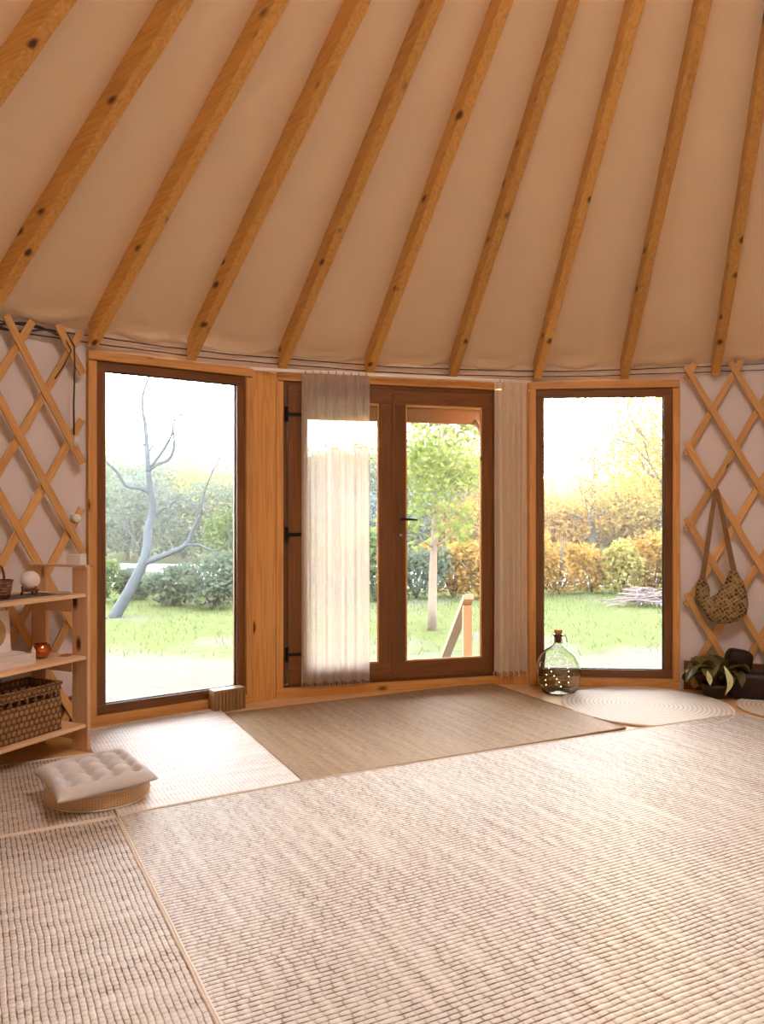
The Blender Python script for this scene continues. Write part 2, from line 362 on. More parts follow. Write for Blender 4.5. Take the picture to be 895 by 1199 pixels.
RIB_PH, RIB_D = -0.9027, 0.1473
def wall_strip(name, th0, th1, z0, z1, label, seed):
    n = max(24, int((th1-th0)*70)); mb = MB()
    def fn(a, t):
        th = th0 + (th1-th0)*a; z = z0 + (z1-z0)*t
        r = R_W + 0.012*fbm1(th*38, seed) + 0.006*fbm1(th*90 + 2*z, seed+3)
        return pol(r, th, z)
    mb.grid(fn, n, 14)
    o = mb.build(name, MATS['wallc'], smooth=True)
    return tag(o, label, 'wall', kind='structure')
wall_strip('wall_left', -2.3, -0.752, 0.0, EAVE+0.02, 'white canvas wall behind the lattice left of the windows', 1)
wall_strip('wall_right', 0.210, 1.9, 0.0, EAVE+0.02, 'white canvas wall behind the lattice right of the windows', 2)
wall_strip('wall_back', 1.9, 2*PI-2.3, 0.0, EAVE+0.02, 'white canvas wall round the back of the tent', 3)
def valance():
    mb = MB(); th0, th1 = -0.80, 0.27
    def fn(a, t):
        th = th0 + (th1-th0)*a; z = 2.172 + (EAVE+0.015-2.172)*t
        w = ((th-RIB_PH)/RIB_D) % 1.0
        sw = math.sin((z*34 + 3.0*math.cos(2*PI*w) + 1.5*math.sin(th*19)))
        r = R_W + 0.006 - 0.006*(sw+1)*math.sin(PI*min(1, t*1.0)) - 0.010*math.sin(PI*w)*math.sin(PI*t)
        return pol(r, th, z)
    mb.grid(fn, 200, 20)
    return tag(mb.build('wall_front', canvas('eave_canvas', (0.84, 0.68, 0.54), 0.35), smooth=True), 'strip of wrinkled canvas above the windows and the glass door', 'wall', kind='structure')
valance()

CROWN_R = 0.66
RIB_H = 0.112
def ceil_z(r): return rib_z(r) + RIB_H/math.cos(math.atan(SLOPE)) + 0.004
def ceiling():
    mb = MB(); nth = 43*8
    rs = [4.235, 4.215, 4.19, 4.165, 4.13, 4.09, 4.04, 3.98, 3.9, 3.75, 3.5, 3.1, 2.6, 2.0, 1.4, CROWN_R]
    def fn(a, t):
        th = RIB_PH + 2*PI*a; i = min(len(rs)-1, round(t*(len(rs)-1))); r = rs[i]
        w = ((th-RIB_PH)/(2*PI/43)) % 1.0
        z = ceil_z(r)
        k = max(0.0, (r-3.75)/0.45)
        z += 0.022*math.sin(PI*w)**0.5*math.sin(r*48 + 2.2*math.cos(2*PI*w) + 2*math.sin(5*th))*k
        z -= 0.018*math.sin(PI*w)*min(1, r/3)            # cloth hangs a little between the rafters
        return pol(r, th, z)
    mb.grid(fn, nth, len(rs)-1, closed_u=True)
    o = mb.build('ceiling', MATS['ceil'], smooth=True)
    return tag(o, 'cream canvas roof stretched in a cone over the rafters', 'ceiling', kind='structure')
ceiling()

def rafter_mesh():
    # local x runs outward along the tent's radius, z up, origin at the tent's centre
    mb = MB(); hw = 0.029; v = RIB_H/math.cos(math.atan(SLOPE))
    r0, r1 = 4.168, CROWN_R - 0.02
    n = 24
    vs = []; fs = []
    ch = 0.004
    for i in range(n+1):
        r = r0 + (r1-r0)*i/n; zb = rib_z(r); jit = 0.0012*math.sin(i*2.3)
        ring = [(-hw+ch, zb), (hw-ch, zb), (hw, zb+ch), (hw, zb+v), (-hw, zb+v), (-hw, zb+ch)]
        vs += [(r, y+jit, z) for y, z in ring]
    for i in range(n):
        for k in range(6): fs.append((i*6+k, i*6+(k+1) % 6, (i+1)*6+(k+1) % 6, (i+1)*6+k))
    fs += [tuple(range(6))[::-1], tuple(range(n*6, n*6+6))]
    mb.add(vs, fs); return mb
ORD = ['rafter cut off by the left edge of the photo high up', 'rafter coming down to the eave above the shelf at the far left',
       'rafter ending at the left corner of the window by the shelf', 'rafter ending over the middle of the window by the bare tree',
       'rafter ending over the pine post left of the curtained door', 'rafter ending beside the right edge of the sheer curtain',
       'rafter ending over the right-hand glass door leaf', 'rafter ending just above the gathered curtain',
       'rafter ending over the sunlit window, near its right side', 'rafter ending beside the lattice where the woven bag hangs']
raf0 = None
for i in range(-1, 12):
    th = RIB_PH + i*RIB_D
    if raf0 is None:
        raf0 = rafter_mesh().build('rafter', MATS['rib']); o = raf0
    else:
        o = raf0.copy(); COL.objects.link(o)
    o.location = (CX, CY, 0); o.rotation_euler = (0, 0, PI/2 - th)
    lab = ORD[i+1] if i+1 < len(ORD) else 'rafter over the right lattice, %s past the one above the hanging bag' % ('next', 'second')[min(1, i-9)]
    tag(o, 'knotty pine ' + lab, 'rafter', 'pine rafters of the tent roof')
mb = MB(); mb.lathe([(CROWN_R-0.04, 0), (CROWN_R+0.05, 0), (CROWN_R+0.05, 0.2), (CROWN_R-0.04, 0.2), (CROWN_R-0.04, 0)], 64)
tag(mb.build('crown_ring', MATS['pine_x'], loc=(CX, CY, rib_z(CROWN_R)-0.02)), 'round wooden crown ring the rafters run up to', 'crown ring', kind='structure')

# ------------------------------------------------------------------ windows and door (local x along the wall, y outward, z up)
Z0, Z1 = 0.065, 2.125
def ring_frame(mbx, mbz, x0, x1, z0, z1, w, y0, y1, wb=None, wt=None):
    """rails into mbx (grain x), stiles into mbz (grain z)"""
    wb = wb or w; wt = wt or w; yc = (y0+y1)/2; d = y1-y0
    mbx.box(((x0+x1)/2, yc, z0+wb/2), (x1-x0, d, wb)); mbx.box(((x0+x1)/2, yc, z1-wt/2), (x1-x0, d, wt))
    for s, x in ((1, x0+w/2), (-1, x1-w/2)):
        mbz.box((x, yc, (z0+z1)/2), (w, d, z1-z0-wb-wt))
def panel_root(name, th, label, cat):
    return empty(name, pol(APO, th), -th, label, cat, kind='structure')
def casing(root, x0, x1, z1):
    a, b = MB(), MB()
    ring_frame(a, b, x0-0.05, x1+0.05, 0.0, z1+0.052, 0.05, -0.022, 0.05, wb=Z0, wt=0.052)
    a.build('casing', MATS['pine_x'], root, bevel=0.004); b.build('casing', MATS['pine_z'], root, bevel=0.004)
WW = 0.9526
for k, (th, lab) in enumerate(((TH_1, 'tall fixed window looking out on the bare leaning tree'), (TH_2, 'tall fixed window with the low sun behind it'))):
    root = panel_root('window_%d' % (k+1), th, lab, 'window')
    casing(root, -WW/2, WW/2, Z1)
    a, b = MB(), MB()
    ring_frame(a, b, -WW/2, WW/2, Z0, Z1, 0.056, 0.0, 0.06)
    fr_ = a.build('sash', MATS['brown_x'], root, bevel=0.003); b.build('stiles', MATS['brown_z'], fr_, bevel=0.003)
    mb = MB(); mb.box((0, 0.035, (Z0+Z1)/2), (WW-0.1, 0.006, Z1-Z0-0.1)); mb.build('pane', MATS['glass'], fr_)
    for bd in (MB(), ):
        ring_frame(bd, bd, -WW/2+0.056, WW/2-0.056, Z0+0.056, Z1-0.056, 0.006, 0.022, 0.034); bd.build('bead', MATS['black'], fr_)

WD = 1.544
droot = panel_root('door_1', TH_D, 'brown double glass door between the two tall windows', 'door')
casing(droot, -WD/2, WD/2, Z1)
a, b = MB(), MB()
ring_frame(a, b, -WD/2, WD/2, Z0, Z1, 0.028, -0.005, 0.07, wb=0.02)
a.build('jamb', MATS['brown_x'], droot, bevel=0.003); b.build('jamb', MATS['brown_z'], droot, bevel=0.003)
SPLIT = -0.006
def leaf(x0, x1, sl, sr):
    z0, z1 = Z0+0.022, Z1-0.03; rail = 0.115
    a = MB()
    a.box(((x0+x1)/2, 0.01, z0+rail/2), (x1-x0, 0.05, rail)); a.box(((x0+x1)/2, 0.01, z1-0.10/2), (x1-x0, 0.05, 0.10))
    f = a.build('leaf', MATS['brown_x'], droot, bevel=0.004)
    for xc, w in ((x0+sl/2, sl), (x1-sr/2, sr)):
        b = MB(); b.box((xc, 0.01, (z0+z1)/2+0.0075), (w, 0.05, z1-z0-rail-0.10)); b.build('stile', MATS['brown_z'], f, bevel=0.004)
    mb = MB(); mb.box(((x0+x1)/2+(sl-sr)/2, 0.012, (z0+z1)/2+0.007), (x1-x0-sl-sr+0.01, 0.006, z1-z0-rail-0.09)); mb.build('pane', MATS['glass'], f)
    bd = MB(); ring_frame(bd, bd, x0+sl, x1-sr, z0+rail, z1-0.10, 0.010, -0.012, 0.006); bd.build('bead', MATS['pine_x'], f)
    return f
leafL = leaf(-WD/2+0.03, SPLIT-0.002, 0.125, 0.100)
leafR = leaf(SPLIT+0.002, WD/2-0.03, 0.090, 0.085)
mb = MB(); mb.box((SPLIT, -0.02, 1.08), (0.02, 0.012, Z1-Z0-0.1)); mb.build('astragal', MATS['brown_z'], leafR, bevel=0.004)
for z in (1.90, 1.095, 0.29):
    mb = MB(); mb.box((-WD/2+0.075, -0.022, z), (0.10, 0.008, 0.022)); mb.tube([(-WD/2+0.022, -0.022, z-0.05), (-WD/2+0.022, -0.022, z+0.05)], 0.012, 12)
    mb.build('hinge', MATS['black'], leafL, bevel=0.002)
mb = MB(); mb.box((0.045, -0.02, 1.16), (0.028, 0.008, 0.23)); hp = mb.build('handle_plate', MATS['brown_z'], leafR, bevel=0.004)
mb = MB(); mb.tube([(0.045, -0.02, 1.195), (0.045, -0.062, 1.195)], 0.009, 10); mb.tube([(0.045, -0.062, 1.195), (0.08, -0.066, 1.195), (0.155, -0.062, 1.19)], [0.010, 0.009, 0.007], 10)
hh = mb.build('handle', MATS['black'], leafR, smooth=True)
mb = MB(); mb.lathe([(0, 0), (0.009, 0), (0.009, 0.01), (0, 0.01)], 12)
o = mb.build('keyhole', plain('steel', (0.55, 0.5, 0.45), 0.3, 1.0), leafR, loc=(0.045, -0.024, 1.085)); o.rotation_euler = (PI/2, 0, 0)

# pine posts between the windows and the door
def post(name, p0, p1, label):
    p0, p1 = Vector(p0), Vector(p1); dv = p1-p0; L = dv.length; ang = math.atan2(dv.y, dv.x); c = (p0+p1)/2
    r = empty(name, (c.x, c.y, 0), ang, label, 'post', kind='structure')
    mb = MB(); mb.box((0, 0.02, 1.088), (L-0.10, 0.03, 2.176)); mb.build('post_board', MATS['pine_z'], r, bevel=0.003)
post('trim_1', (-0.89, 5.228), (-0.664, 5.398), 'knotty pine post between the left window and the door')
post('trim_2', (0.824, 5.811), (1.106, 5.782), 'pine post between the door and the sunlit window')

# skirting behind the plant
def skirt(name, th0, th1, label):
    mb = MB(); n = 20
    def fn(a, t):
        th = th0 + (th1-th0)*a; r, z = [(4.2, 0.0), (4.165, 0.0), (4.165, 0.20), (4.2, 0.20)][round(t*3)]
        return pol(r, th, z)
    mb.grid(fn, n, 3); tag(mb.build(name, MATS['brown_x']), label, 'skirting board', kind='structure')
skirt('baseboard_right', 0.225, 1.6, 'dark brown skirting board under the right lattice')
skirt('baseboard_left', -2.0, -0.775, 'dark brown skirting board under the left lattice')

# ------------------------------------------------------------------ lattice walls
def lattice(name, th0, th1, za, zb, dz, slope, label):
    root = empty(name, (CX, CY, 0), 0, label, 'lattice')
    ztop = 2.285; zbot = 0.02
    def slat(thA, zA, thB, zB, r):
        n = 18; hw = 0.0215; t = 0.006; mb = MB(); vs = []; fs = []
        dth = (thB-thA)*r; dzz = zB-zA; L = math.hypot(dth, dzz); ex, ez = dth/L, dzz/L; nx, nz = -ez, ex
        for i in range(n+1):
            k = i/n; th = thA + (thB-thA)*k; z = zA + (zB-zA)*k
            for a, b in ((-hw, -t), (hw, -t), (hw, t), (-hw, t)):
                tt = th + nx*a/r; q = pol(r+b, tt, z+nz*a); vs.append((q[0]-CX, q[1]-CY, q[2]))
        for i in range(n):
            for k in range(4): fs.append((i*4+k, i*4+(k+1) % 4, (i+1)*4+(k+1) % 4, (i+1)*4+k))
        fs += [(3, 2, 1, 0), tuple(range(n*4, n*4+4))]
        mb.add(vs, fs)
        # local frame along the slat so the grain follows it
        A = Vector(pol(r, thA, zA)) - Vector((CX, CY, 0)); B = Vector(pol(r, thB, zB)) - Vector((CX, CY, 0))
        xd = (B-A).normalized(); yd = Vector((math.sin((thA+thB)/2), math.cos((thA+thB)/2), 0)); yd = (yd - xd*yd.dot(xd)).normalized(); zd = xd.cross(yd)
        M = Matrix((xd, yd, zd)).transposed().to_4x4(); M.translation = A
        Mi = M.inverted(); mb.v = [tuple(Mi @ Vector(v)) for v in mb.v]
        o = mb.build('slat', MATS['slat'], root, bevel=0.002); o.matrix_local = M
    for sgn, zref, r in ((-1, za, 4.145), (1, zb, 4.160)):
        for k in range(-60, 60):
            z_at0 = zref + k*dz                        # height where the slat crosses th0 (may be off the panel)
            lo, hi = th0, th1
            # z = z_at0 + sgn*slope*(th-th0); clip to [zbot, ztop]
            tA = th0 + sgn*(zbot - z_at0)/slope; tB = th0 + sgn*(ztop - z_at0)/slope
            a, b = max(lo, min(tA, tB)), min(hi, max(tA, tB))
            if b - a < 0.012: continue
            slat(a, z_at0 + sgn*slope*(a-th0), b, z_at0 + sgn*slope*(b-th0), r)
    return root
lattice('lattice_wall', -1.35, -0.772, 2.32+7.4*0.47, 0.972-7.4*0.47, 0.505, 7.4, 'expanding pine trellis of crossed slats behind the shelf unit')
lattice('lattice_wall', 0.228, 0.75, 2.26+7.4*0.072, 2.18-7.4*0.072, 0.53, 7.4, 'expanding pine trellis of crossed slats with the woven bag on it')

# ------------------------------------------------------------------ cables and rod
def arc_cable(name, th0, th1, z, r, rad, label, seed, cat='cable'):
    pts = [pol(r + 0.003*fbm1(th*14, seed), th, z + 0.008*fbm1(th*9, seed+2)) for th in np.linspace(th0, th1, 90)]
    mb = MB(); mb.tube(pts, rad, 6); return tag(mb.build(name, MATS['cable'], smooth=True), label, cat)
arc_cable('tension_cable', -1.5, 0.8, 2.262, 4.188, 0.0042, 'thin dark steel cable along the eave, upper of the two', 1)
arc_cable('tension_cable', -1.5, 0.8, 2.222, 4.186, 0.0042, 'thin dark steel cable along the eave, lower of the two', 5)
mb = MB()
for s in range(2):
    mb.tube([pol(4.175 - 0.012*s, th, 2.235 + 0.02*math.sin(th*60+s*2) + 0.012*s) for th in np.linspace(-1.3, -0.79, 40)], 0.007, 6)
mb.tube([pol(4.15, -0.795, 2.25), pol(4.14, -0.785, 2.18), pol(4.14, -0.784, 2.05), pol(4.145, -0.785, 1.85), pol(4.15, -0.784, 1.68)], 0.005, 6)
mb.tube([pol(4.15, -0.80, 2.24), pol(4.13, -0.79, 2.15), pol(4.13, -0.80, 2.06), pol(4.135, -0.812, 1.98)], 0.004, 6)
tag(mb.build('power_cord', MATS['cable'], smooth=True), 'tangle of black electric cord hanging in the upper left corner', 'cord')
def on_wall(name, th, z, r, mb, mat, label, cat):
    o = mb.build(name, mat, loc=pol(r, th, z), smooth=True); o.rotation_euler = (PI/2, 0, -th); return tag(o, label, cat)
mb = MB(); mb.lathe([(0, 0.05), (0.016, 0.048), (0.024, 0.04), (0.026, 0.0), (0, 0)], 20)
on_wall('wall_button', -0.781, 1.209, 4.175, mb, MATS['white'], 'small round white knob on the wall left of the window', 'knob')
mb = MB(); mb.box((0, 0, 0.012), (0.03, 0.06, 0.024)); 
o = on_wall('cable_connector', -0.782, 1.64, 4.15, mb, MATS['white'], 'small white connector block at the end of the hanging cord', 'connector')

def door_pt(s, y, z):
    n = (math.sin(TH_D), math.cos(TH_D)); t = (math.cos(TH_D), -math.sin(TH_D))
    return (CX + n[0]*(APO+y) + t[0]*s, CY + n[1]*(APO+y) + t[1]*s, z)
def door_root(name, s, y, z=0.0, **kw): return empty(name, door_pt(s, y, z), -TH_D, **kw)
rod = door_root('curtain_rail', 0.005, -0.075, 2.182, label='white curtain rail across the top of the door', cat='curtain rail')
mb = MB(); mb.box((0, 0, 0), (2.02, 0.016, 0.022)); mb.build('rail', MATS['rod'], rod, bevel=0.004)
for x in (-0.99, 0.99):
    mb = MB(); mb.box((x, 0.03, 0), (0.02, 0.06, 0.02)); mb.build('bracket', MATS['rod'], rod, bevel=0.003)

def curtain(name, s0, s1, ztop, zbot, nfold, amp, mat, label, narrow=0.0, fringe=0.035):
    c = (s0+s1)/2; root = door_root(name, c, -0.075, 0, label=label, cat='curtain')
    W = s1-s0; ph = rng.uniform(0, 6, 8)
    def fn(a, t):
        z = ztop + (zbot-ztop)*t
        x = (a-0.5)*W*(1 - narrow*math.sin(PI*min(1, t*0.8))) + 0.004*math.sin(9*a+ph[0])*t
        env = 0.35 + 0.65*min(1, t*3)
        q = 2*PI*nfold*a + 0.5*math.sin(5*a*PI+ph[2]) + 0.25*math.sin(3*t+ph[3])
        y = amp*env*(math.sin(q) + 0.35*math.sin(2.3*q+ph[1]+t) + 0.3*math.sin(0.43*q+2*t))
        return (x, y - 0.012, z + 0.004*math.sin(q)*t)
    mb = MB(); mb.grid(fn, int(nfold*12), 46); mb.raw = True
    cl = mb.build('cloth', mat, root, smooth=True)
    hb = MB()
    hb.grid(lambda a, t: tuple(Vector(fn(a, 0.975 + 0.02*t)) + Vector((0, -0.002, 0))), int(nfold*12), 2); hb.raw = True
    hb.build('hem', mat, cl, smooth=True)
    fr = MB(); n = int(W/0.006)
    for i in range(n):
        a = (i+0.5)/n; p = Vector(fn(a, 1.0)); q = p + Vector((random.uniform(-.006, .006), random.uniform(-.004, .004), -fringe*random.uniform(0.6, 1.1)))
        fr.tube([p, (p+q)/2 + Vector((random.uniform(-.003, .003), 0, 0)), q], 0.0014, 4)
    fr.raw = True; fr.build('fringe', mat, cl)
    for i in range(9):
        tb = MB(); a = (i+0.5)/9; p = Vector(fn(a, 0.0)); tb.tube([p, (p.x, p.y-0.012, ztop+0.012), (p.x, 0.0, ztop+0.022), (p.x, 0.012, ztop+0.006)], 0.004, 6)
        tb.build('tie', mat, root, smooth=True)
curtain('sheer_curtain', -0.662, -0.192, 2.168, 0.105, 7, 0.012, MATS['sheer'], 'sheer pale linen curtain with fringe over the left door leaf')
curtain('gathered_curtain', 0.722, 0.985, 2.168, 0.105, 5.3, 0.024, MATS['drape'], 'narrow gathered cream curtain beside the sunlit window', narrow=0.06)

# ------------------------------------------------------------------ rugs
U = Vector((0.889, 0.458)).normalized(); V = Vector((-U.y, U.x)); RUG_A = math.atan2(U.y, U.x)
def uv_to_xy(u, v): return (U.x*u + V.x*v, U.y*u + V.y*v)
def clip_half(poly, fn):
    outp = []
    for i in range(len(poly)):
        a, b = poly[i], poly[(i+1) % len(poly)]; fa, fb = fn(a), fn(b)
        if fa >= 0: outp.append(a)
        if fa*fb < 0:
            k = fa/(fa-fb); outp.append((a[0]+(b[0]-a[0])*k, a[1]+(b[1]-a[1])*k))
    return outp
def round_clip(poly, r, n=96):
    c = Vector((CX, CY)); cu, cv = c.dot(U), c.dot(V)
    for k in range(n):
        a = 2*PI*k/n; nx, ny = math.cos(a), math.sin(a)
        poly = clip_half(poly, lambda p: r - ((p[0]-cu)*nx + (p[1]-cv)*ny))
        if not poly: return poly
    return poly
def win_clip(poly, th, apo):
    n = Vector((math.sin(th), math.cos(th))); nu, nv = n.dot(U), n.dot(V); c = Vector((CX, CY)); k = c.dot(n) + apo
    return clip_half(poly, lambda p: k - (p[0]*nu + p[1]*nv))
def rug(name, poly, h, mat, label, cat='rug', z=0.0, rot90=False, bind=True, bmat=None):
    cu = sum(p[0] for p in poly)/len(poly); cv = sum(p[1] for p in poly)/len(poly)
    x, y = uv_to_xy(cu, cv)
    root = empty(name, (x, y, z), RUG_A, label, cat)
    q = [(p[0]-cu, p[1]-cv) for p in poly]
    mb = MB()
    if rot90: mb.prism([(b, -a) for a, b in q], 0.001, h)
    else: mb.prism(q, 0.001, h)
    o = mb.build('pile', mat, root, bevel=0.003)
    if rot90: o.rotation_euler = (0, 0, PI/2)
    if bind:
        e = MB(); n = len(q)
        pts = []
        for i in range(n):
            a, b = Vector(q[i]), Vector(q[(i+1) % n]); L = (b-a).length; m = max(1, int(L/0.08))
            for j in range(m):
                p = a + (b-a)*j/m; pts.append((p.x + 0.002*fbm1(j*1.7+i, 1), p.y + 0.002*fbm1(j*1.3+i, 4), h-0.002))
        e.tube(pts + [pts[0]], 0.006, 6, cap=False); e.build('edging', bmat or MATS['binding'], root, smooth=True)
    return root
SEAM = 0.538
rug('jute_rug', round_clip([(SEAM+0.003, -2.2), (4.2, -2.2), (4.2, 3.372), (2.6, 3.425), (1.365, 3.44), (SEAM+0.003, 3.388)], 4.08), 0.014, MATS['jute_rows'],
    'big beige looped jute rug filling the right of the floor')
rug('jute_rug', round_clip([(-2.6, -1.6), (SEAM-0.004, -1.6), (SEAM-0.004, 3.372), (-2.6, 3.34)], 4.08), 0.013, MATS['jute_cols'],
    'beige looped jute rug in the bottom left corner with a ribbed weave', rot90=True)
polyA = win_clip(round_clip([(0.545, 3.402), (1.358, 3.452), (1.395, 4.9), (1.395, 5.2), (0.60, 5.2)], 4.10), TH_1, 4.115)
polyA = clip_half(polyA, lambda p: 4.97 - p[1])
rug('jute_rug', polyA, 0.013, MATS['jute_grey'], 'pale grey jute rug between the shelf unit and the brown mat', rot90=True)
polyB = win_clip(round_clip([(-1.5, 3.355), (0.530, 3.398), (0.530, 4.33), (-1.5, 4.33)], 4.06), TH_1, 4.08)
rug('jute_rug', polyB, 0.012, MATS['jute_cols'], 'ribbed jute rug under the meditation cushion and in front of the shelf', rot90=True)
mu, mv = 1.372, 3.452
rug('door_mat', [(mu+0.002, mv), (mu+1.975, mv), (mu+1.975, mv+1.365), (mu+0.032, mv+1.365)], 0.012, MATS['mat'], 'brown coir mat lying in front of the glass door', 'mat',
    bmat=plain('mat_edge', (0.30, 0.19, 0.12), 0.9, noise=0.2))

def spiral_mat(nm, col, dark):
    m, nt, b = newmat(nm); b.inputs['Roughness'].default_value = 0.95
    tc = N(nt, 'ShaderNodeTexCoord'); sp = N(nt, 'ShaderNodeSeparateXYZ'); nt.links.new(tc.outputs['Object'], sp.inputs[0])
    r = math_(nt, 'SQRT', math_(nt, 'ADD', math_(nt, 'MULTIPLY', sp.outputs[0], sp.outputs[0]), math_(nt, 'MULTIPLY', sp.outputs[1], sp.outputs[1])))
    a = math_(nt, 'ARCTAN2', sp.outputs[1], sp.outputs[0])
    q = math_(nt, 'ADD', math_(nt, 'MULTIPLY', r, 1/0.028), math_(nt, 'MULTIPLY', a, 1/(2*PI)))
    s1 = math_(nt, 'ABSOLUTE', math_(nt, 'SINE', math_(nt, 'MULTIPLY', q, PI)))
    s2 = math_(nt, 'SINE', math_(nt, 'ADD', math_(nt, 'MULTIPLY', math_(nt, 'MULTIPLY', a, r), 210.0), math_(nt, 'MULTIPLY', q, 9.0)))
    nz = N(nt, 'ShaderNodeTexNoise'); nz.inputs['Scale'].default_value = 60; nt.links.new(tc.outputs['Object'], nz.inputs['Vector'])
    h = math_(nt, 'ADD', math_(nt, 'POWER', s1, 0.5), math_(nt, 'MULTIPLY', s2, 0.15))
    g = math_(nt, 'SUBTRACT', 1.0, math_(nt, 'ADD', math_(nt, 'MULTIPLY', h, 0.9), math_(nt, 'MULTIPLY', nz.outputs['Fac'], 0.4)), True)
    nt.links.new(mixc(nt, g, col, dark), b.inputs['Base Color'])
    bp = N(nt, 'ShaderNodeBump'); bp.inputs['Strength'].default_value = 0.6; bp.inputs['Distance'].default_value = 0.005
    nt.links.new(h, bp.inputs['Height']); nt.links.new(bp.outputs[0], b.inputs['Normal']); return m
MATS['spiral'] = spiral_mat('braided_jute', (0.86, 0.78, 0.68), (0.40, 0.30, 0.22))
def round_rug(x, y, r, label, z=0.0):
    root = empty('round_rug', (x, y, z), 0.3, label, 'round rug')
    mb = MB(); mb.lathe([(0, 0.013), (r*0.5, 0.0135), (r-0.015, 0.013), (r-0.004, 0.011), (r, 0.006), (r-0.002, 0.001), (0, 0.001)], 96); mb.build('braid', MATS['spiral'], root, smooth=True)
    e = MB(); e.tube([((r+0.002*fbm1(a*23, 2))*math.cos(a), (r+0.002*fbm1(a*23, 2))*math.sin(a), 0.009) for a in np.linspace(0, 2*PI, 160)], 0.007, 6, cap=False)
    e.build('rim_cord', MATS['binding'], root, smooth=True)
round_rug(1.690, 5.155, 0.525, 'pale round braided rug in front of the sunlit window')
round_rug(2.585, 5.06, 0.325, 'edge of a second pale round braided rug at the right, by the dark bag', 0.0)

# ------------------------------------------------------------------ shelf unit on the left
SX, SY = -1.572, 4.205                         # foot of the front right post
SH_ANG = math.atan2(0.90, 0.43)                # local +x runs towards the window, along the shelves
sh = empty('shelf_unit', (SX, SY, 0), SH_ANG, 'open pine shelf unit standing against the lattice at the left', 'shelf')
DEP, LEN = 0.30, 0.95
def sh_pt(x, y, z):                             # local point of the shelf in world space
    c, s = math.cos(SH_ANG), math.sin(SH_ANG); return (SX + c*x - s*y, SY + s*x + c*y, z)
for x in (0.0, -LEN):
    for y, nm in ((0.0, 'front'), (DEP, 'back')):
        mb = MB()
        mb.box((x, y, 0.478), (0.022, 0.108, 0.956)) if nm == 'front' else mb.box((x, y, 0.478), (0.022, 0.108, 0.956))
        mb.build('upright', MATS['shelf_z'], sh, bevel=0.003)
    for z, nm in ((0.962, 'top_rail'), (0.755, 'side_rail'), (0.44, 'side_rail'), (0.09, 'side_rail')):
        mb = MB()
        if nm == 'top_rail': mb.box((x, DEP/2, z), (0.05, DEP+0.11, 0.012))
        else: mb.box((x-0.002, DEP/2, z), (0.02, DEP-0.108, 0.07))
        mb.build(nm, MATS['shelf_x'], sh, bevel=0.002)
SHELVES = (0.145, 0.498, 0.822)
for z in SHELVES:
    mb = MB(); mb.box((-LEN/2, DEP/2-0.01, z-0.009), (LEN-0.024, DEP+0.07, 0.018)); mb.build('shelf_board', MATS['shelf_x'], sh, bevel=0.002)

# things on the shelves (shelf local x negative = towards the camera)
def on_shelf(name, x, y, z, rz, label, cat, group=None): return empty(name, sh_pt(x, y, z), SH_ANG+rz, label, cat, group)
WICK = None
def wicker(name, col, dark, sx=34, sz=34):
    m, nt, b = newmat(name); b.inputs['Roughness'].default_value = 0.6
    tc = N(nt, 'ShaderNodeTexCoord'); sp = N(nt, 'ShaderNodeSeparateXYZ'); nt.links.new(tc.outputs['Object'], sp.inputs[0])
    xy = math_(nt, 'ADD', sp.outputs[0], sp.outputs[1])
    row = math_(nt, 'FLOOR', math_(nt, 'MULTIPLY', sp.outputs[2], sz))
    s1 = math_(nt, 'ABSOLUTE', math_(nt, 'SINE', math_(nt, 'MULTIPLY', math_(nt, 'ADD', math_(nt, 'MULTIPLY', xy, sx), math_(nt, 'MULTIPLY', row, 0.5)), PI)))
    s2 = math_(nt, 'ABSOLUTE', math_(nt, 'SINE', math_(nt, 'MULTIPLY', math_(nt, 'MULTIPLY', sp.outputs[2], sz), PI)))
    h = math_(nt, 'MULTIPLY', math_(nt, 'POWER', s1, 0.6), math_(nt, 'POWER', s2, 0.5))
    nz = N(nt, 'ShaderNodeTexNoise'); nz.inputs['Scale'].default_value = 120; nt.links.new(tc.outputs['Object'], nz.inputs['Vector'])
    c = mixc(nt, math_(nt, 'ADD', math_(nt, 'MULTIPLY', h, 1.1), math_(nt, 'MULTIPLY', math_(nt, 'SUBTRACT', nz.outputs['Fac'], 0.5), 0.6), True), dark, col)
    nt.links.new(c, b.inputs['Base Color'])
    bp = N(nt, 'ShaderNodeBump'); bp.inputs['Strength'].default_value = 0.9; bp.inputs['Distance'].default_value = 0.008
    nt.links.new(h, bp.inputs['Height']); nt.links.new(bp.outputs[0], b.inputs['Normal']); return m
MATS['wicker'] = wicker('wicker', (0.36, 0.19, 0.075), (0.045, 0.018, 0.009))
MATS['wicker_dark'] = wicker('dark_wicker', (0.30, 0.14, 0.07), (0.06, 0.025, 0.015), 60, 70)

# big woven storage basket on the bottom shelf
bk = on_shelf('storage_basket', -0.365, 0.115, SHELVES[0]+0.001, 0, 'large woven rectangular basket on the bottom shelf', 'basket')
bx, by, bh = 0.46, 0.24, 0.235
def basket_wall(z0, z1):
    mb = MB(); t = 0.012
    for sgn in (1, -1):
        mb.box((0, sgn*(by/2-t/2), (z0+z1)/2), (bx, t, z1-z0)); mb.box((sgn*(bx/2-t/2), 0, (z0+z1)/2), (t, by-2*t, z1-z0))
    return mb
basket_wall(0.008, 0.165).build('body', MATS['wicker'], bk, bevel=0.005)
mb = MB(); mb.box((0, 0, 0.005), (bx, by, 0.01)); mb.build('base', MATS['wicker'], bk)
basket_wall(0.195, bh).build('rim_band', MATS['wicker'], bk, bevel=0.005)
def stay(c, d):
    mb = MB(); mb.box(c, d); mb.build('stay', MATS['wicker_dark'], bk)
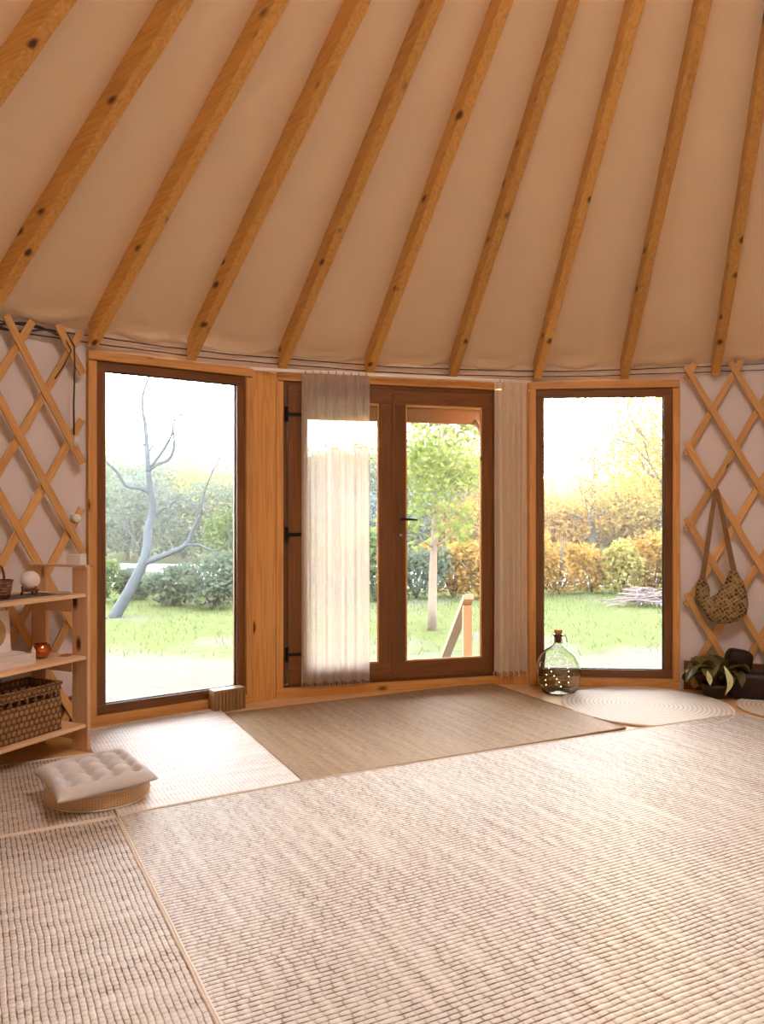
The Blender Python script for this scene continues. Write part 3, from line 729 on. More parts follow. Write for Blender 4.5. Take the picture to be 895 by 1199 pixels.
for ix in range(10):
    x = -bx/2 + 0.012 + ix*(bx-0.024)/9
    for sgn in (1, -1): stay((x, sgn*(by/2-0.006), 0.18), (0.012, 0.009, 0.034))
for iy in range(1, 5):
    y = -by/2 + iy*by/5
    for sgn in (1, -1): stay((sgn*(bx/2-0.006), y, 0.18), (0.009, 0.012, 0.034))
mb = MB(); pts = [(bx/2*sx_, by/2*sy_, bh) for sx_, sy_ in ((-1, -1), (1, -1), (1, 1), (-1, 1), (-1, -1))]
for a, b in zip(pts[:-1], pts[1:]): mb.tube([a, b], 0.009, 8)
mb.build('rim', MATS['wicker'], bk, smooth=True)

ht = on_shelf('pebble_dish', -0.075, 0.13, SHELVES[0]+0.001, 0, 'tiny dark dish with two pale beads on the bottom shelf', 'dish')
mb = MB(); mb.lathe([(0, 0), (0.018, 0), (0.022, 0.015), (0.018, 0.015), (0.015, 0.006), (0, 0.006)], 20); mb.build('bowl', MATS['black'], ht, smooth=True)
for s in (-1, 1):
    mb = MB(); mb.lathe([(0, 0), (0.007, 0.003), (0.009, 0.01), (0.006, 0.017), (0, 0.019)], 12); mb.build('bead', MATS['white'], ht, smooth=True, loc=(s*0.008, 0, 0.006))

# middle shelf
cp = on_shelf('tealight_holder', -0.155, 0.12, SHELVES[1]+0.001, 0, 'round copper tealight holder on the middle shelf', 'candle holder')
mb = MB(); mb.lathe([(0, 0), (0.026, 0), (0.046, 0.018), (0.052, 0.040), (0.044, 0.064), (0.034, 0.074), (0.031, 0.072), (0.041, 0.062), (0.047, 0.040), (0.042, 0.020), (0.022, 0.006), (0, 0.006)], 40)
mb.build('copper_bowl', plain('copper', (0.62, 0.20, 0.06), 0.22, 1.0), cp, smooth=True)
mb = MB(); mb.lathe([(0, 0), (0.02, 0), (0.02, 0.02), (0, 0.02)], 20); mb.build('wax', MATS['white'], cp, loc=(0, 0, 0.008))
cr = on_shelf('crystal_point', -0.255, 0.06, SHELVES[1]+0.001, 0.2, 'small pale standing crystal beside the copper tealight holder', 'crystal')
mb = MB(); mb.lathe([(0, 0), (0.013, 0), (0.0125, 0.055), (0, 0.082)], 6); mb.build('crystal', plain('rose_quartz', (0.85, 0.70, 0.64), 0.25, noise=0.1), cr)
pd = on_shelf('paper_slip', -0.03, 0.06, SHELVES[1]+0.001, 0.3, 'small reddish slip of paper at the end of the middle shelf', 'paper')
mb = MB(); mb.box((-0.02, 0, 0.002), (0.07, 0.05, 0.003)); mb.build('slip', plain('red_paper', (0.45, 0.14, 0.10), 0.8), pd)
MATS['paper'] = plain('paper', (0.78, 0.70, 0.64), 0.7, noise=0.04)
MATS['cover'] = plain('book_cover', (0.80, 0.70, 0.65), 0.6, noise=0.05)
zb = SHELVES[1]+0.001
for k, (h, w, l, dx, lab) in enumerate(((0.026, 0.17, 0.24, 0.0, 'pale book at the bottom of the flat stack on the middle shelf'),
                                         (0.022, 0.16, 0.235, -0.004, 'pale book in the middle of the flat stack'),
                                         (0.016, 0.155, 0.20, -0.03, 'thin pale book on top of the flat stack, under the picture card'))):
    bkx = on_shelf('book', -0.40+dx, 0.10, zb, 0.02*k, lab, 'book', 'books in the flat stack')
    mb = MB()
    mb.box((0, 0, 0.0015), (l, w, 0.003)); mb.box((0, 0, h-0.0015), (l, w, 0.003)); mb.box((-l/2+0.0015, 0, h/2), (0.003, w, h-0.006)); mb.build('cover', MATS['cover'], bkx)
    mb = MB(); mb.box((0, 0, h/2), (l-0.01, w-0.01, h-0.007)); mb.build('pages', MATS['paper'], bkx)
    zb += h+0.0005
pc = on_shelf('picture_card', -0.475, 0.10, zb, 0.0, 'white card with a gold disc leaning on the stack of books', 'picture card')
mb = MB(); mb.box((0, 0.01, 0.10), (0.25, 0.004, 0.20), Matrix.Rotation(-0.08, 3, 'X')); mb.build('card', plain('card', (0.86, 0.78, 0.72), 0.6), pc)
mb = MB(); mb.lathe([(0, 0), (0.078, 0), (0.078, 0.002), (0, 0.002)], 48)
o = mb.build('gold_disc', plain('gold_print', (0.48, 0.34, 0.16), 0.4, 0.4, noise=0.35, nscale=18), pc, loc=(0.02, 0.0055, 0.10)); o.rotation_euler = (PI/2-0.08, 0, 0)

# top shelf
dm = on_shelf('table_runner', -0.31, 0.12, SHELVES[2]+0.001, 0, 'dark cloth runner lying on the top shelf under the globe lamp', 'cloth')
mb = MB(); mb.box((0, 0, 0.002), (0.42, 0.16, 0.004)); mb.build('cloth', plain('dark_cloth', (0.13, 0.10, 0.08), 0.9, noise=0.3), dm)
rp = on_shelf('small_tray', -0.085, 0.06, SHELVES[2]+0.001, 0, 'thin round grey tray near the end of the top shelf', 'tray')
mb = MB(); mb.lathe([(0, 0), (0.05, 0), (0.055, 0.008), (0.05, 0.008), (0.047, 0.003), (0, 0.003)], 32); mb.build('dish', plain('tray_grey', (0.45, 0.36, 0.30), 0.5), rp, smooth=True)
ml = on_shelf('globe_lamp', -0.22, 0.12, SHELVES[2]+0.006, 0.2, 'white moon-like globe lamp on a wooden stand on the top shelf', 'lamp')
mb = MB(); prof = [(0.047*math.sin(PI*i/20), 0.047 - 0.047*math.cos(PI*i/20)) for i in range(21)]; prof[0] = (0, 0); prof[-1] = (0, 0.094)
mb.lathe(prof, 36); mb.build('globe', plain('moon_white', (0.82, 0.76, 0.74), 0.6, noise=0.08, nscale=25, bump=0.25, bscale=30), ml, smooth=True, loc=(0, 0, 0.026))
for k in range(3):
    a = 2*PI*k/3+0.4; mb = MB(); mb.tube([(0.042*math.cos(a), 0.042*math.sin(a), 0), (0.036*math.cos(a), 0.036*math.sin(a), 0.025), (0.040*math.cos(a), 0.040*math.sin(a), 0.044)], [0.006, 0.006, 0.004], 8)
    mb.build('stand_leg', MATS['brown_z'], ml, smooth=True)
mb = MB(); mb.tube([(0.037*math.cos(a), 0.037*math.sin(a), 0.022) for a in np.linspace(0, 2*PI, 25)], 0.005, 8, cap=False); mb.build('stand_ring', MATS['brown_z'], ml, smooth=True)
sb = on_shelf('handled_basket', -0.415, 0.105, SHELVES[2]+0.006, 0.5, 'little dark wicker basket with an arched handle on the top shelf', 'basket')
mb = MB(); mb.lathe([(0, 0), (0.045, 0), (0.056, 0.04), (0.062, 0.085), (0.058, 0.085), (0.051, 0.04), (0.042, 0.006), (0, 0.006)], 36); mb.build('body', MATS['wicker_dark'], sb, smooth=True)
mb = MB(); mb.tube([(0.06*math.cos(a), 0, 0.082 + 0.075*math.sin(a)) for a in np.linspace(0, PI, 20)], 0.006, 8); mb.build('handle', MATS['wicker_dark'], sb, smooth=True)
mb = MB(); mb.tube([(0.061*math.cos(a), 0.061*math.sin(a), 0.085) for a in np.linspace(0, 2*PI, 30)], 0.005, 6, cap=False); mb.build('rim', MATS['wicker_dark'], sb, smooth=True)
wb = on_shelf('white_box', 0.0, 0.035, 0.969, 0.1, 'small white box on top of the shelf upright by the window', 'box')
mb = MB(); mb.box((0, 0, 0.024), (0.05, 0.09, 0.048)); b_ = mb.build('box_body', MATS['white'], wb, bevel=0.003)
mb = MB(); mb.box((0, 0, 0.051), (0.054, 0.094, 0.006)); mb.build('lid', MATS['white'], wb, bevel=0.002)

# ------------------------------------------------------------------ pouf with tufted cushion
def pouf_mat():
    m, nt, b = newmat('pouf_straw'); b.inputs['Roughness'].default_value = 0.75
    tc = N(nt, 'ShaderNodeTexCoord'); sp = N(nt, 'ShaderNodeSeparateXYZ'); nt.links.new(tc.outputs['Object'], sp.inputs[0])
    a = math_(nt, 'ARCTAN2', sp.outputs[1], sp.outputs[0])
    s = math_(nt, 'ABSOLUTE', math_(nt, 'SINE', math_(nt, 'MULTIPLY', a, 55.0)))
    t = math_(nt, 'ABSOLUTE', math_(nt, 'SINE', math_(nt, 'MULTIPLY', sp.outputs[2], 260.0)))
    h = math_(nt, 'ADD', math_(nt, 'MULTIPLY', s, 0.6), math_(nt, 'MULTIPLY', t, 0.5))
    nt.links.new(mixc(nt, h, (0.50, 0.33, 0.18), (0.66, 0.46, 0.28)), b.inputs['Base Color'])
    bp = N(nt, 'ShaderNodeBump'); bp.inputs['Strength'].default_value = 0.4; bp.inputs['Distance'].default_value = 0.003
    nt.links.new(h, bp.inputs['Height']); nt.links.new(bp.outputs[0], b.inputs['Normal']); return m
pf = empty('floor_pouf', (-1.235, 3.50, 0.013), 0.2, 'low round straw pouf under the tufted cushion', 'pouf')
mb = MB(); mb.lathe([(0, 0), (0.195, 0), (0.211, 0.006), (0.217, 0.02), (0.217, 0.058), (0.211, 0.072), (0.195, 0.078), (0, 0.080)], 72)
mb.build('body', pouf_mat(), pf, smooth=True)
for z in (0.006, 0.072):
    mb = MB(); mb.tube([(0.213*math.cos(a), 0.213*math.sin(a), z) for a in np.linspace(0, 2*PI, 72)], 0.004, 6, cap=False); mb.build('piping', MATS['binding'], pf, smooth=True)
cu = empty('tufted_cushion', (-1.222, 3.425, 0.098), math.radians(36), 'square grey button-tufted cushion on the low straw pouf', 'cushion')
cu.rotation_euler = (math.radians(2.5), math.radians(-2.5), math.radians(36))
HS = 0.205
def cush(a, t, top):
    x = (a-0.5)*2; y = (t-0.5)*2
    pin = 1 - 0.07*(1-x*x)*(abs(y)**6) ; pin2 = 1 - 0.07*(1-y*y)*(abs(x)**6)
    e = (1-abs(x)**5)*(1-abs(y)**5); e = max(e, 0)**0.55
    dim = 0
    for i in range(4):
        for j in range(4):
            dx, dy = x-(-0.63+i*0.42), y-(-0.63+j*0.42); q = (dx*dx+dy*dy)
            dim += math.exp(-q/0.009)*0.70 + math.exp(-q/0.03)*0.30
    gx = min(abs(x-(-0.63+i*0.42)) for i in range(4)); gy = min(abs(y-(-0.63+i*0.42)) for i in range(4))
    if max(abs(x), abs(y)) < 0.72: dim += 0.24*math.exp(-gx*gx/0.003) + 0.24*math.exp(-gy*gy/0.003)
    h = 0.052*e*(1-min(0.88, dim)) + 0.003*e
    return (x*HS*pin2, y*HS*pin, 0.028 + h if top else 0.028 - 0.028*e)
mb = MB(); mb.grid(lambda a, t: cush(a, t, True), 72, 72); mb.grid(lambda a, t: cush(a, t, False), 72, 72)
cv_ = mb.build('cover', plain('grey_linen', (0.66, 0.62, 0.59), 0.9, noise=0.08, nscale=200, bump=0.2, bscale=500), cu, smooth=True)
for i in range(4):
    for j in range(4):
        x, y = (-0.63+i*0.42)*HS, (-0.63+j*0.42)*HS; mb = MB(); mb.lathe([(0, 0.004), (0.005, 0.003), (0.007, 0), (0, 0)], 10)
        mb.build('button', plain('button_grey', (0.35, 0.31, 0.29), 0.9) if (i, j) == (0, 0) else bpy.data.materials['button_grey'], cv_, smooth=True, loc=(x, y, 0.036))

# wooden doorstop block
n1 = (math.sin(TH_1), math.cos(TH_1)); t1 = (math.cos(TH_1), -math.sin(TH_1))
bl = empty('wooden_block', (CX + n1[0]*4.085 + t1[0]*0.315, CY + n1[1]*4.085 + t1[1]*0.315, 0.0), -TH_1, 'ribbed wooden block on the floor at the foot of the left window', 'block')
mb = MB(); mb.box((0, 0, 0.068), (0.215, 0.085, 0.136)); mb.build('body', wood('block_wood', 'z', (0.34, 0.20, 0.09), (0.20, 0.10, 0.04), knots=2), bl, bevel=0.004)
for k in range(9):
    mb = MB(); mb.box((-0.096+k*0.024, -0.046, 0.066), (0.014, 0.010, 0.12)); mb.build('rib', bpy.data.materials['block_wood'], bl, bevel=0.002)

# ------------------------------------------------------------------ demijohn with string lights
bt = empty('glass_demijohn', (1.215, 5.545, 0.0), 0, 'round greenish glass demijohn with a cork, on the floor by the sunlit window', 'bottle')
outer = [(0, 0.0), (0.085, 0.0), (0.105, 0.008), (0.130, 0.045), (0.148, 0.10), (0.153, 0.15), (0.147, 0.20), (0.128, 0.25), (0.095, 0.288), (0.058, 0.312), (0.036, 0.330), (0.030, 0.35), (0.029, 0.385), (0.034, 0.39), (0.034, 0.402), (0.027, 0.404)]
inner = [(0.023, 0.404), (0.0235, 0.35), (0.031, 0.328), (0.054, 0.307), (0.091, 0.283), (0.123, 0.246), (0.142, 0.198), (0.148, 0.15), (0.143, 0.102), (0.126, 0.05), (0.10, 0.014), (0.08, 0.010), (0, 0.016)]
def smooth_prof(p, k=3):
    p = [Vector((a, 0, b)) for a, b in p]; o = []
    for i in range(len(p)-1):
        p0, p1, p2, p3 = p[max(i-1, 0)], p[i], p[i+1], p[min(i+2, len(p)-1)]
        for j in range(k):
            t = j/k; q = 0.5*((2*p1) + (p2-p0)*t + (2*p0-5*p1+4*p2-p3)*t*t + (3*p1-p0-3*p2+p3)*t**3); o.append((max(0, q.x), q.z))
    o.append((p[-1].x, p[-1].z)); return o
mb = MB(); mb.lathe(smooth_prof(outer)+smooth_prof(inner), 64); mb.build('bottle', MATS['bottle'], bt, smooth=True)
mb = MB(); mb.lathe([(0, 0.345), (0.020, 0.345), (0.0225, 0.40), (0.0262, 0.418), (0.027, 0.43), (0.024, 0.434), (0, 0.434)], 24)
ck = mb.build('cork', plain('cork', (0.42, 0.20, 0.08), 0.85, noise=0.3, nscale=90, bump=0.4), bt, smooth=True)
mb = MB(); mb.tube([(0.03, -0.01, 0.395), (0.045, -0.02, 0.40), (0.052, -0.02, 0.38), (0.056, -0.022, 0.35)], 0.003, 6); mb.tube([(0.034*math.cos(a), 0.034*math.sin(a), 0.396) for a in np.linspace(0, 2*PI, 24)], 0.003, 6, cap=False)
mb.build('wire_clasp', MATS['cable'], ck, smooth=True)
fl_ = empty('fairy_lights', (1.215, 5.545, 0.0), 0, 'string of tiny warm lights coiled inside the glass demijohn', 'fairy lights')
pts = [(0.0, 0.0, 0.33), (0.01, 0.0, 0.28)]
for k in range(60):
    a = k*0.72; r = 0.055 + 0.05*abs(math.sin(k*0.37)); z = 0.26 - 0.0037*k + 0.015*math.sin(k*1.3); r = min(r, 0.06 + 0.055*math.sin(PI*min(1, z/0.28))); pts.append((r*math.cos(a), r*math.sin(a), max(0.03, z)))
mb = MB(); mb.tube(pts, 0.0008, 5); mb.build('wire', plain('copper_wire', (0.5, 0.3, 0.12), 0.3, 1.0), fl_, smooth=True)
em = bpy.data.materials.new('warm_led'); em.use_nodes = True; e_ = em.node_tree.nodes['Principled BSDF']; e_.inputs['Emission Color'].default_value = (1.0, 0.72, 0.28, 1); e_.inputs['Emission Strength'].default_value = 14
led = None
for k in range(4, 62, 3):
    if led is None:
        mb = MB(); mb.lathe([(0, -0.0035), (0.0026, -0.002), (0.003, 0.001), (0, 0.004)], 8); led = mb.build('bulb', em, fl_, smooth=True); o = led
    else: o = led.copy(); COL.objects.link(o); o.parent = fl_
    o.location = pts[k]

# ------------------------------------------------------------------ woven shoulder bag on the right lattice
S = 0.0059/6.66
BTH = 0.2735; BR = 4.085
hb = empty('woven_bag', pol(BR, BTH, 1.40), -BTH, 'woven brown shoulder bag hanging by its strap on the right lattice', 'bag')
def bp_(x, y): return ((x-235)*S, -(y-75)*S)
secs = [((115, 768), (155, 770)), ((90, 815), (180, 812)), ((82, 860), (190, 850)), ((92, 920), (190, 905)), ((120, 1000), (200, 912)), ((165, 1080), (215, 902)), ((235, 1116), (238, 886)), ((320, 1115), (262, 858)), ((400, 1085), (283, 825)), ((455, 1035), (298, 795)), ((468, 960), (308, 770)), ((455, 870), (316, 745)), ((430, 790), (324, 724)), ((402, 735), (330, 708)), ((385, 702), (340, 703))]
def bag_body():
    mb = MB(); n = 20; P = []
    for (o_, i_) in secs:
        ox, oz = bp_(*o_); ix, iz = bp_(*i_); P.append((Vector((ox, 0, oz)), Vector((ix, 0, iz))))
    M = len(P); K = 4; fine = []
    for i in range(M-1):
        for j in range(K):
            t = j/K; fine.append((P[i][0].lerp(P[i+1][0], t), P[i][1].lerp(P[i+1][1], t)))
    fine.append(P[-1]); vs = []; fs = []
    for o_, i_ in fine:
        c = (o_+i_)/2; h = (o_-i_)/2; th = min(h.length*0.75, 0.045)
        for k in range(n):
            a = 2*PI*k/n; vs.append(c + h*math.cos(a) + Vector((0, th*math.sin(a), 0)))
    m = len(fine)
    for i in range(m-1):
        for k in range(n): fs.append((i*n+k, i*n+(k+1) % n, (i+1)*n+(k+1) % n, (i+1)*n+k))
    fs += [tuple(range(n))[::-1], tuple(range((m-1)*n, m*n))]
    mb.add(vs, fs); return mb
def weave_mat():
    m, nt, b = newmat('crochet'); b.inputs['Roughness'].default_value = 0.8
    tc = N(nt, 'ShaderNodeTexCoord'); mp = N(nt, 'ShaderNodeMapping'); mp.inputs['Rotation'].default_value = (0, math.radians(35), 0); mp.inputs['Scale'].default_value = (44, 4, 44); nt.links.new(tc.outputs['Object'], mp.inputs['Vector'])
    vo = N(nt, 'ShaderNodeTexVoronoi'); vo.inputs['Scale'].default_value = 1.0; vo.inputs['Randomness'].default_value = 0.35; nt.links.new(mp.outputs[0], vo.inputs['Vector'])
    nz = N(nt, 'ShaderNodeTexNoise'); nz.inputs['Scale'].default_value = 160; nt.links.new(tc.outputs['Object'], nz.inputs['Vector'])
    k = math_(nt, 'ADD', vo.outputs['Distance'], math_(nt, 'MULTIPLY', math_(nt, 'SUBTRACT', nz.outputs['Fac'], 0.5), 0.5))
    rr = N(nt, 'ShaderNodeMapRange'); rr.inputs['From Min'].default_value = 0.22; rr.inputs['From Max'].default_value = 0.55; nt.links.new(k, rr.inputs['Value'])
    c = mixc(nt, rr.outputs[0], (0.06, 0.025, 0.01), mixc(nt, nz.outputs['Fac'], (0.22, 0.13, 0.05), (0.46, 0.32, 0.15)))
    nt.links.new(c, b.inputs['Base Color'])
    bp = N(nt, 'ShaderNodeBump'); bp.inputs['Strength'].default_value = 1.0; bp.inputs['Distance'].default_value = 0.012
    nt.links.new(rr.outputs[0], bp.inputs['Height']); nt.links.new(bp.outputs[0], b.inputs['Normal']); return m
bag_body().build('body', weave_mat(), hb, smooth=True)
MATS['strap'] = plain('strap_leather', (0.20, 0.10, 0.04), 0.6, noise=0.2)
for (x0, y0), (x1, y1), w0, w1 in (((232, 72), (135, 775), 0.026, 0.036), ((240, 72), (362, 708), 0.026, 0.038)):
    a, b = Vector((bp_(x0, y0)[0], 0.0, bp_(x0, y0)[1])), Vector((bp_(x1, y1)[0], -0.005, bp_(x1, y1)[1]))
    mb = MB(); n = 10; vs = []; fs = []; dv = (b-a).normalized(); sd = Vector((dv.z, 0, -dv.x))
    for i in range(n+1):
        p = a.lerp(b, i/n); w = (w0+(w1-w0)*i/n)/2; p = p + Vector((0, -0.006*math.sin(PI*i/n), 0))
        vs += [p-sd*w+Vector((0, -.002, 0)), p+sd*w+Vector((0, -.002, 0)), p+sd*w+Vector((0, .002, 0)), p-sd*w+Vector((0, .002, 0))]
    for i in range(n):
        for k in range(4): fs.append((i*4+k, i*4+(k+1) % 4, (i+1)*4+(k+1) % 4, (i+1)*4+k))
    fs += [(3, 2, 1, 0), tuple(range(n*4, n*4+4))]
    mb.add(vs, fs); mb.build('strap', MATS['strap'], hb)
mb = MB(); mb.tube([(0, 0.04, 0.0), (0, -0.012, -0.004), (0, -0.02, 0.012)], 0.006, 8); mb.build('peg', MATS['slat'], hb, smooth=True)

# ------------------------------------------------------------------ plant and dark bag at the right
def leaf_mesh(L, W, e0, bend, wav, seed, n=12):
    mb = MB(); path = [(0.0, 0.0)]
    for k in range(n):
        a = e0 - bend*(k/n)**1.2; path.append((path[-1][0] + L/n*math.cos(a), path[-1][1] + L/n*math.sin(a)))
    def fn(a, t):
        k = min(n, round(t*n)); px, pz = path[k]; u = (a-0.5)*2
        tt = max(0.0, (t-0.22)/0.78); w = W*0.5*(math.sin(PI*tt**0.7)**0.75 if 0 < tt < 1 else 0) + 0.004*(1-t)
        ph = e0 - bend*t**1.2; lift = abs(u)*w*0.5 + wav*math.sin(9*t+3*u+seed)*abs(u)*w
        return (px - lift*math.sin(ph), u*w, pz + lift*math.cos(ph))
    mb.grid(fn, 6, n); mb.raw = True; return mb
MATS['leaf_dark'] = plain('dark_leaf', (0.115, 0.095, 0.026), 0.5, noise=0.5, nscale=14, bump=0.3, bscale=30, var=0.3)
MATS['leaf_pale'] = plain('pale_leaf', (0.62, 0.66, 0.36), 0.5, noise=0.25, nscale=30)
pl = empty('broadleaf_plant', (2.235, 5.405, 0.0), 0.0, 'dark olive broad-leaved pot plant on the floor under the hanging bag', 'plant')
mb = MB(); mb.lathe([(0, 0), (0.065, 0), (0.082, 0.07), (0.086, 0.075), (0.086, 0.095), (0.078, 0.095), (0.074, 0.08), (0, 0.08)], 32); mb.build('pot', plain('pot_dark', (0.05, 0.03, 0.02), 0.6), pl, smooth=True)
rr = random.Random(3)
for k in range(20):
    L = rr.uniform(0.21, 0.31); mb = leaf_mesh(L, L*rr.uniform(0.42, 0.6), rr.uniform(1.1, 1.5), rr.uniform(1.6, 3.1), 0.45, k*1.7)
    o = mb.build('leaf', MATS['leaf_dark'], pl, smooth=True, loc=(rr.uniform(-.025, .025), rr.uniform(-.025, .025), 0.085))
    o.rotation_euler = (0, 0, k*2.4 + rr.uniform(-.3, .3))
mb = MB()
def pale(a, t):
    w = 0.042*math.sin(PI*min(1, max(0.02, t)**0.8))*(a-0.5)
    return (-0.005+0.02*math.sin(3*t)+w, -0.165-0.035*math.sin(PI*t)-abs(w)*0.4, 0.24-0.19*t)
mb.grid(pale, 6, 12); mb.raw = True; mb.build('leaf', MATS['leaf_pale'], pl, smooth=True)['label'] = 'pale drooping leaf'
mb = MB()
mb.grid(lambda a, t: (-0.11+0.025*math.sin(PI*t)*(a-0.5)*1.5+0.02*t, -0.15-0.01*math.sin(PI*t), 0.21-0.10*t), 4, 8); mb.raw = True
mb.build('leaf', MATS['leaf_pale'], pl, smooth=True)['label'] = 'small pale leaf'

MATS['darkbag'] = plain('dark_leather', (0.016, 0.006, 0.005), 0.5, noise=0.3, bump=0.2, bscale=40)
db = empty('travel_bag', (2.56, 5.335, 0.0), -0.32, 'dark brown leather bag slumped against the wall at the right edge', 'bag')
def blob(w, d, h, z0, p=0.35, wob=0.01):
    mb = MB(); nu, nv = 36, 18
    def fn(a, t):
        th = 2*PI*a; ph = PI*(t-0.5); cs = lambda q, e: math.copysign(abs(math.cos(q))**e, math.cos(q)); sn = lambda q, e: math.copysign(abs(math.sin(q))**e, math.sin(q))
        k = 1 + wob*8*math.sin(3*th+5*ph)*0.1
        return (w/2*cs(ph, p)*cs(th, p)*k, d/2*cs(ph, p)*sn(th, p)*k, z0 + h/2 + h/2*sn(ph, 0.6)*k)
    mb.grid(fn, nu, nv, closed_u=True); return mb
blob(0.52, 0.20, 0.19, 0.0).build('body', MATS['darkbag'], db, smooth=True)
o = blob(0.17, 0.12, 0.17, 0.15, 0.5).build('top_flap', MATS['darkbag'], db, smooth=True); o.location = (-0.21, 0.05, 0); o.rotation_euler = (0, 0.15, 0.2)
for s in (-0.06, 0.02):
    mb = MB(); mb.tube([(0.02 + 0.14*(1-math.cos(a)), s-0.03, 0.17 + 0.115*math.sin(a)) for a in np.linspace(0, PI, 20)], 0.011, 8)
    mb.build('handle', MATS['darkbag'], db, smooth=True)

# ------------------------------------------------------------------ outside
G = -0.35
def ground_mat():
    m, nt, b = newmat('meadow_ground'); b.inputs['Roughness'].default_value = 1.0; b.inputs['Specular IOR Level'].default_value = 0.0
    tc = N(nt, 'ShaderNodeTexCoord'); co = tc.outputs['Object']; sp = N(nt, 'ShaderNodeSeparateXYZ'); nt.links.new(co, sp.inputs[0])
    n1 = N(nt, 'ShaderNodeTexNoise'); n1.inputs['Scale'].default_value = 0.55; n1.inputs['Detail'].default_value = 6; nt.links.new(co, n1.inputs['Vector'])
    n2 = N(nt, 'ShaderNodeTexNoise'); n2.inputs['Scale'].default_value = 7; n2.inputs['Detail'].default_value = 8; nt.links.new(co, n2.inputs['Vector'])
    grass = mixc(nt, n2.outputs['Fac'], (0.038, 0.049, 0.014), (0.087, 0.089, 0.040))
    sand = mixc(nt, n2.outputs['Fac'], (0.062, 0.056, 0.043), (0.100, 0.092, 0.075))
    # trodden sandy ground close to the tent, a worn strip further out
    near = N(nt, 'ShaderNodeMapRange'); near.inputs['From Min'].default_value = 9.6; near.inputs['From Max'].default_value = 8.3
    rad = math_(nt, 'ADD', sp.outputs[1], math_(nt, 'MULTIPLY', math_(nt, 'SUBTRACT', n1.outputs['Fac'], 0.5), 5.0)); nt.links.new(rad, near.inputs['Value'])
    p = N(nt, 'ShaderNodeMapRange'); p.inputs['From Min'].default_value = 0.54; p.inputs['From Max'].default_value = 0.66; nt.links.new(n1.outputs['Fac'], p.inputs['Value'])
    f = math_(nt, 'MAXIMUM', near.outputs[0], math_(nt, 'MULTIPLY', p.outputs[0], 0.8))
    nt.links.new(mixc(nt, f, grass, sand), b.inputs['Base Color'])
    bp = N(nt, 'ShaderNodeBump'); bp.inputs['Strength'].default_value = 0.6; bp.inputs['Distance'].default_value = 0.05
    nt.links.new(n2.outputs['Fac'], bp.inputs['Height']); nt.links.new(bp.outputs[0], b.inputs['Normal']); return m
mb = MB()
def gfn(a, t):
    x = -45 + 90*a; y = 5.2 + 75*t*t + 0*t
    dz = 0.03*fbm1(x*0.7+y*0.4, 2)*min(1, (y-6)/4) if y > 6 else 0
    if y > 17: dz -= min(0.25, (y-17)*0.05)
    if y > 30: dz += (y-30)*0.045
    return (x, y, G + dz)
mb.grid(gfn, 80, 60); tag(mb.build('ground', ground_mat(), smooth=True), 'grassy ground with trodden sandy patches outside the windows', 'ground', kind='structure')

# river behind the bushes
wm, nt_, b_ = newmat('river_water'); b_.inputs['Base Color'].default_value = (0.30, 0.34, 0.33, 1); b_.inputs['Roughness'].default_value = 0.12; b_.inputs['Specular IOR Level'].default_value = 0.9
mb = MB(); mb.grid(lambda a, t: (-40+80*a, 17.8 + 1.2*math.sin(a*9) + (8.5+0.8*math.sin(a*7+1))*t, G-0.02), 60, 4); tag(mb.build('river', wm, smooth=True), 'bright strip of river water behind the bushes', 'river', kind='structure')

def leafmat(name, col, col2, trans=0.45):
    m = bpy.data.materials.new(name); m.use_nodes = True; nt = m.node_tree; nt.nodes.clear()
    o = N(nt, 'ShaderNodeOutputMaterial'); di = N(nt, 'ShaderNodeBsdfDiffuse'); tl = N(nt, 'ShaderNodeBsdfTranslucent'); mx = N(nt, 'ShaderNodeMixShader'); mx.inputs[0].default_value = trans
    ge = N(nt, 'ShaderNodeNewGeometry'); c = mixc(nt, ge.outputs['Random Per Island'], col, col2)
    nt.links.new(c, di.inputs[0]); nt.links.new(c, tl.inputs[0]); nt.links.new(di.outputs[0], mx.inputs[1]); nt.links.new(tl.outputs[0], mx.inputs[2]); nt.links.new(mx.outputs[0], o.inputs[0]); return m
MATS['lf_green'] = leafmat('leaf_green', (0.044, 0.076, 0.026), (0.103, 0.125, 0.049))
MATS['lf_sage'] = leafmat('leaf_sage', (0.053, 0.076, 0.053), (0.098, 0.116, 0.076))
MATS['lf_yellow'] = leafmat('leaf_yellow', (0.16, 0.15, 0.04), (0.27, 0.22, 0.07))
MATS['lf_orange'] = leafmat('leaf_orange', (0.19, 0.10, 0.022), (0.27, 0.165, 0.045))
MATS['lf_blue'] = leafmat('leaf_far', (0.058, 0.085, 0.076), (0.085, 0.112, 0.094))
MATS['bark'] = plain('bark', (0.05, 0.045, 0.04), 0.95, noise=0.35, nscale=12, bump=0.8, bscale=25)
MATS['bark_pale'] = plain('bark_pale', (0.13, 0.10, 0.075), 0.95, noise=0.3, nscale=12, bump=0.6, bscale=25)

def leaves(pts, size, jit=0.35):
    """one small folded leaf per point"""
    P = np.asarray(pts, float); n = len(P)
    d = rng.normal(size=(n, 3)); d[:, 2] *= 0.7; d /= np.linalg.norm(d, axis=1)[:, None]
    e = rng.normal(size=(n, 3)); e -= d*(e*d).sum(1)[:, None]; e /= np.linalg.norm(e, axis=1)[:, None]
    s = size*rng.uniform(1-jit, 1+jit, n)[:, None]
    a = P - d*s; b = P + e*s*0.5; c = P + d*s; f = P - e*s*0.5
    V_ = np.stack([a, b, c, f], 1).reshape(-1, 3)
    F = np.arange(4*n).reshape(n, 4)
    return V_, F
def leaf_obj(name, pts, size, mat, parent):
    V_, F = leaves(pts, size); me = bpy.data.meshes.new(name); me.from_pydata(V_.tolist(), [], F.tolist()); me.update(); me.materials.append(mat)
    o = link(bpy.data.objects.new(name, me)); o.parent = parent; return o
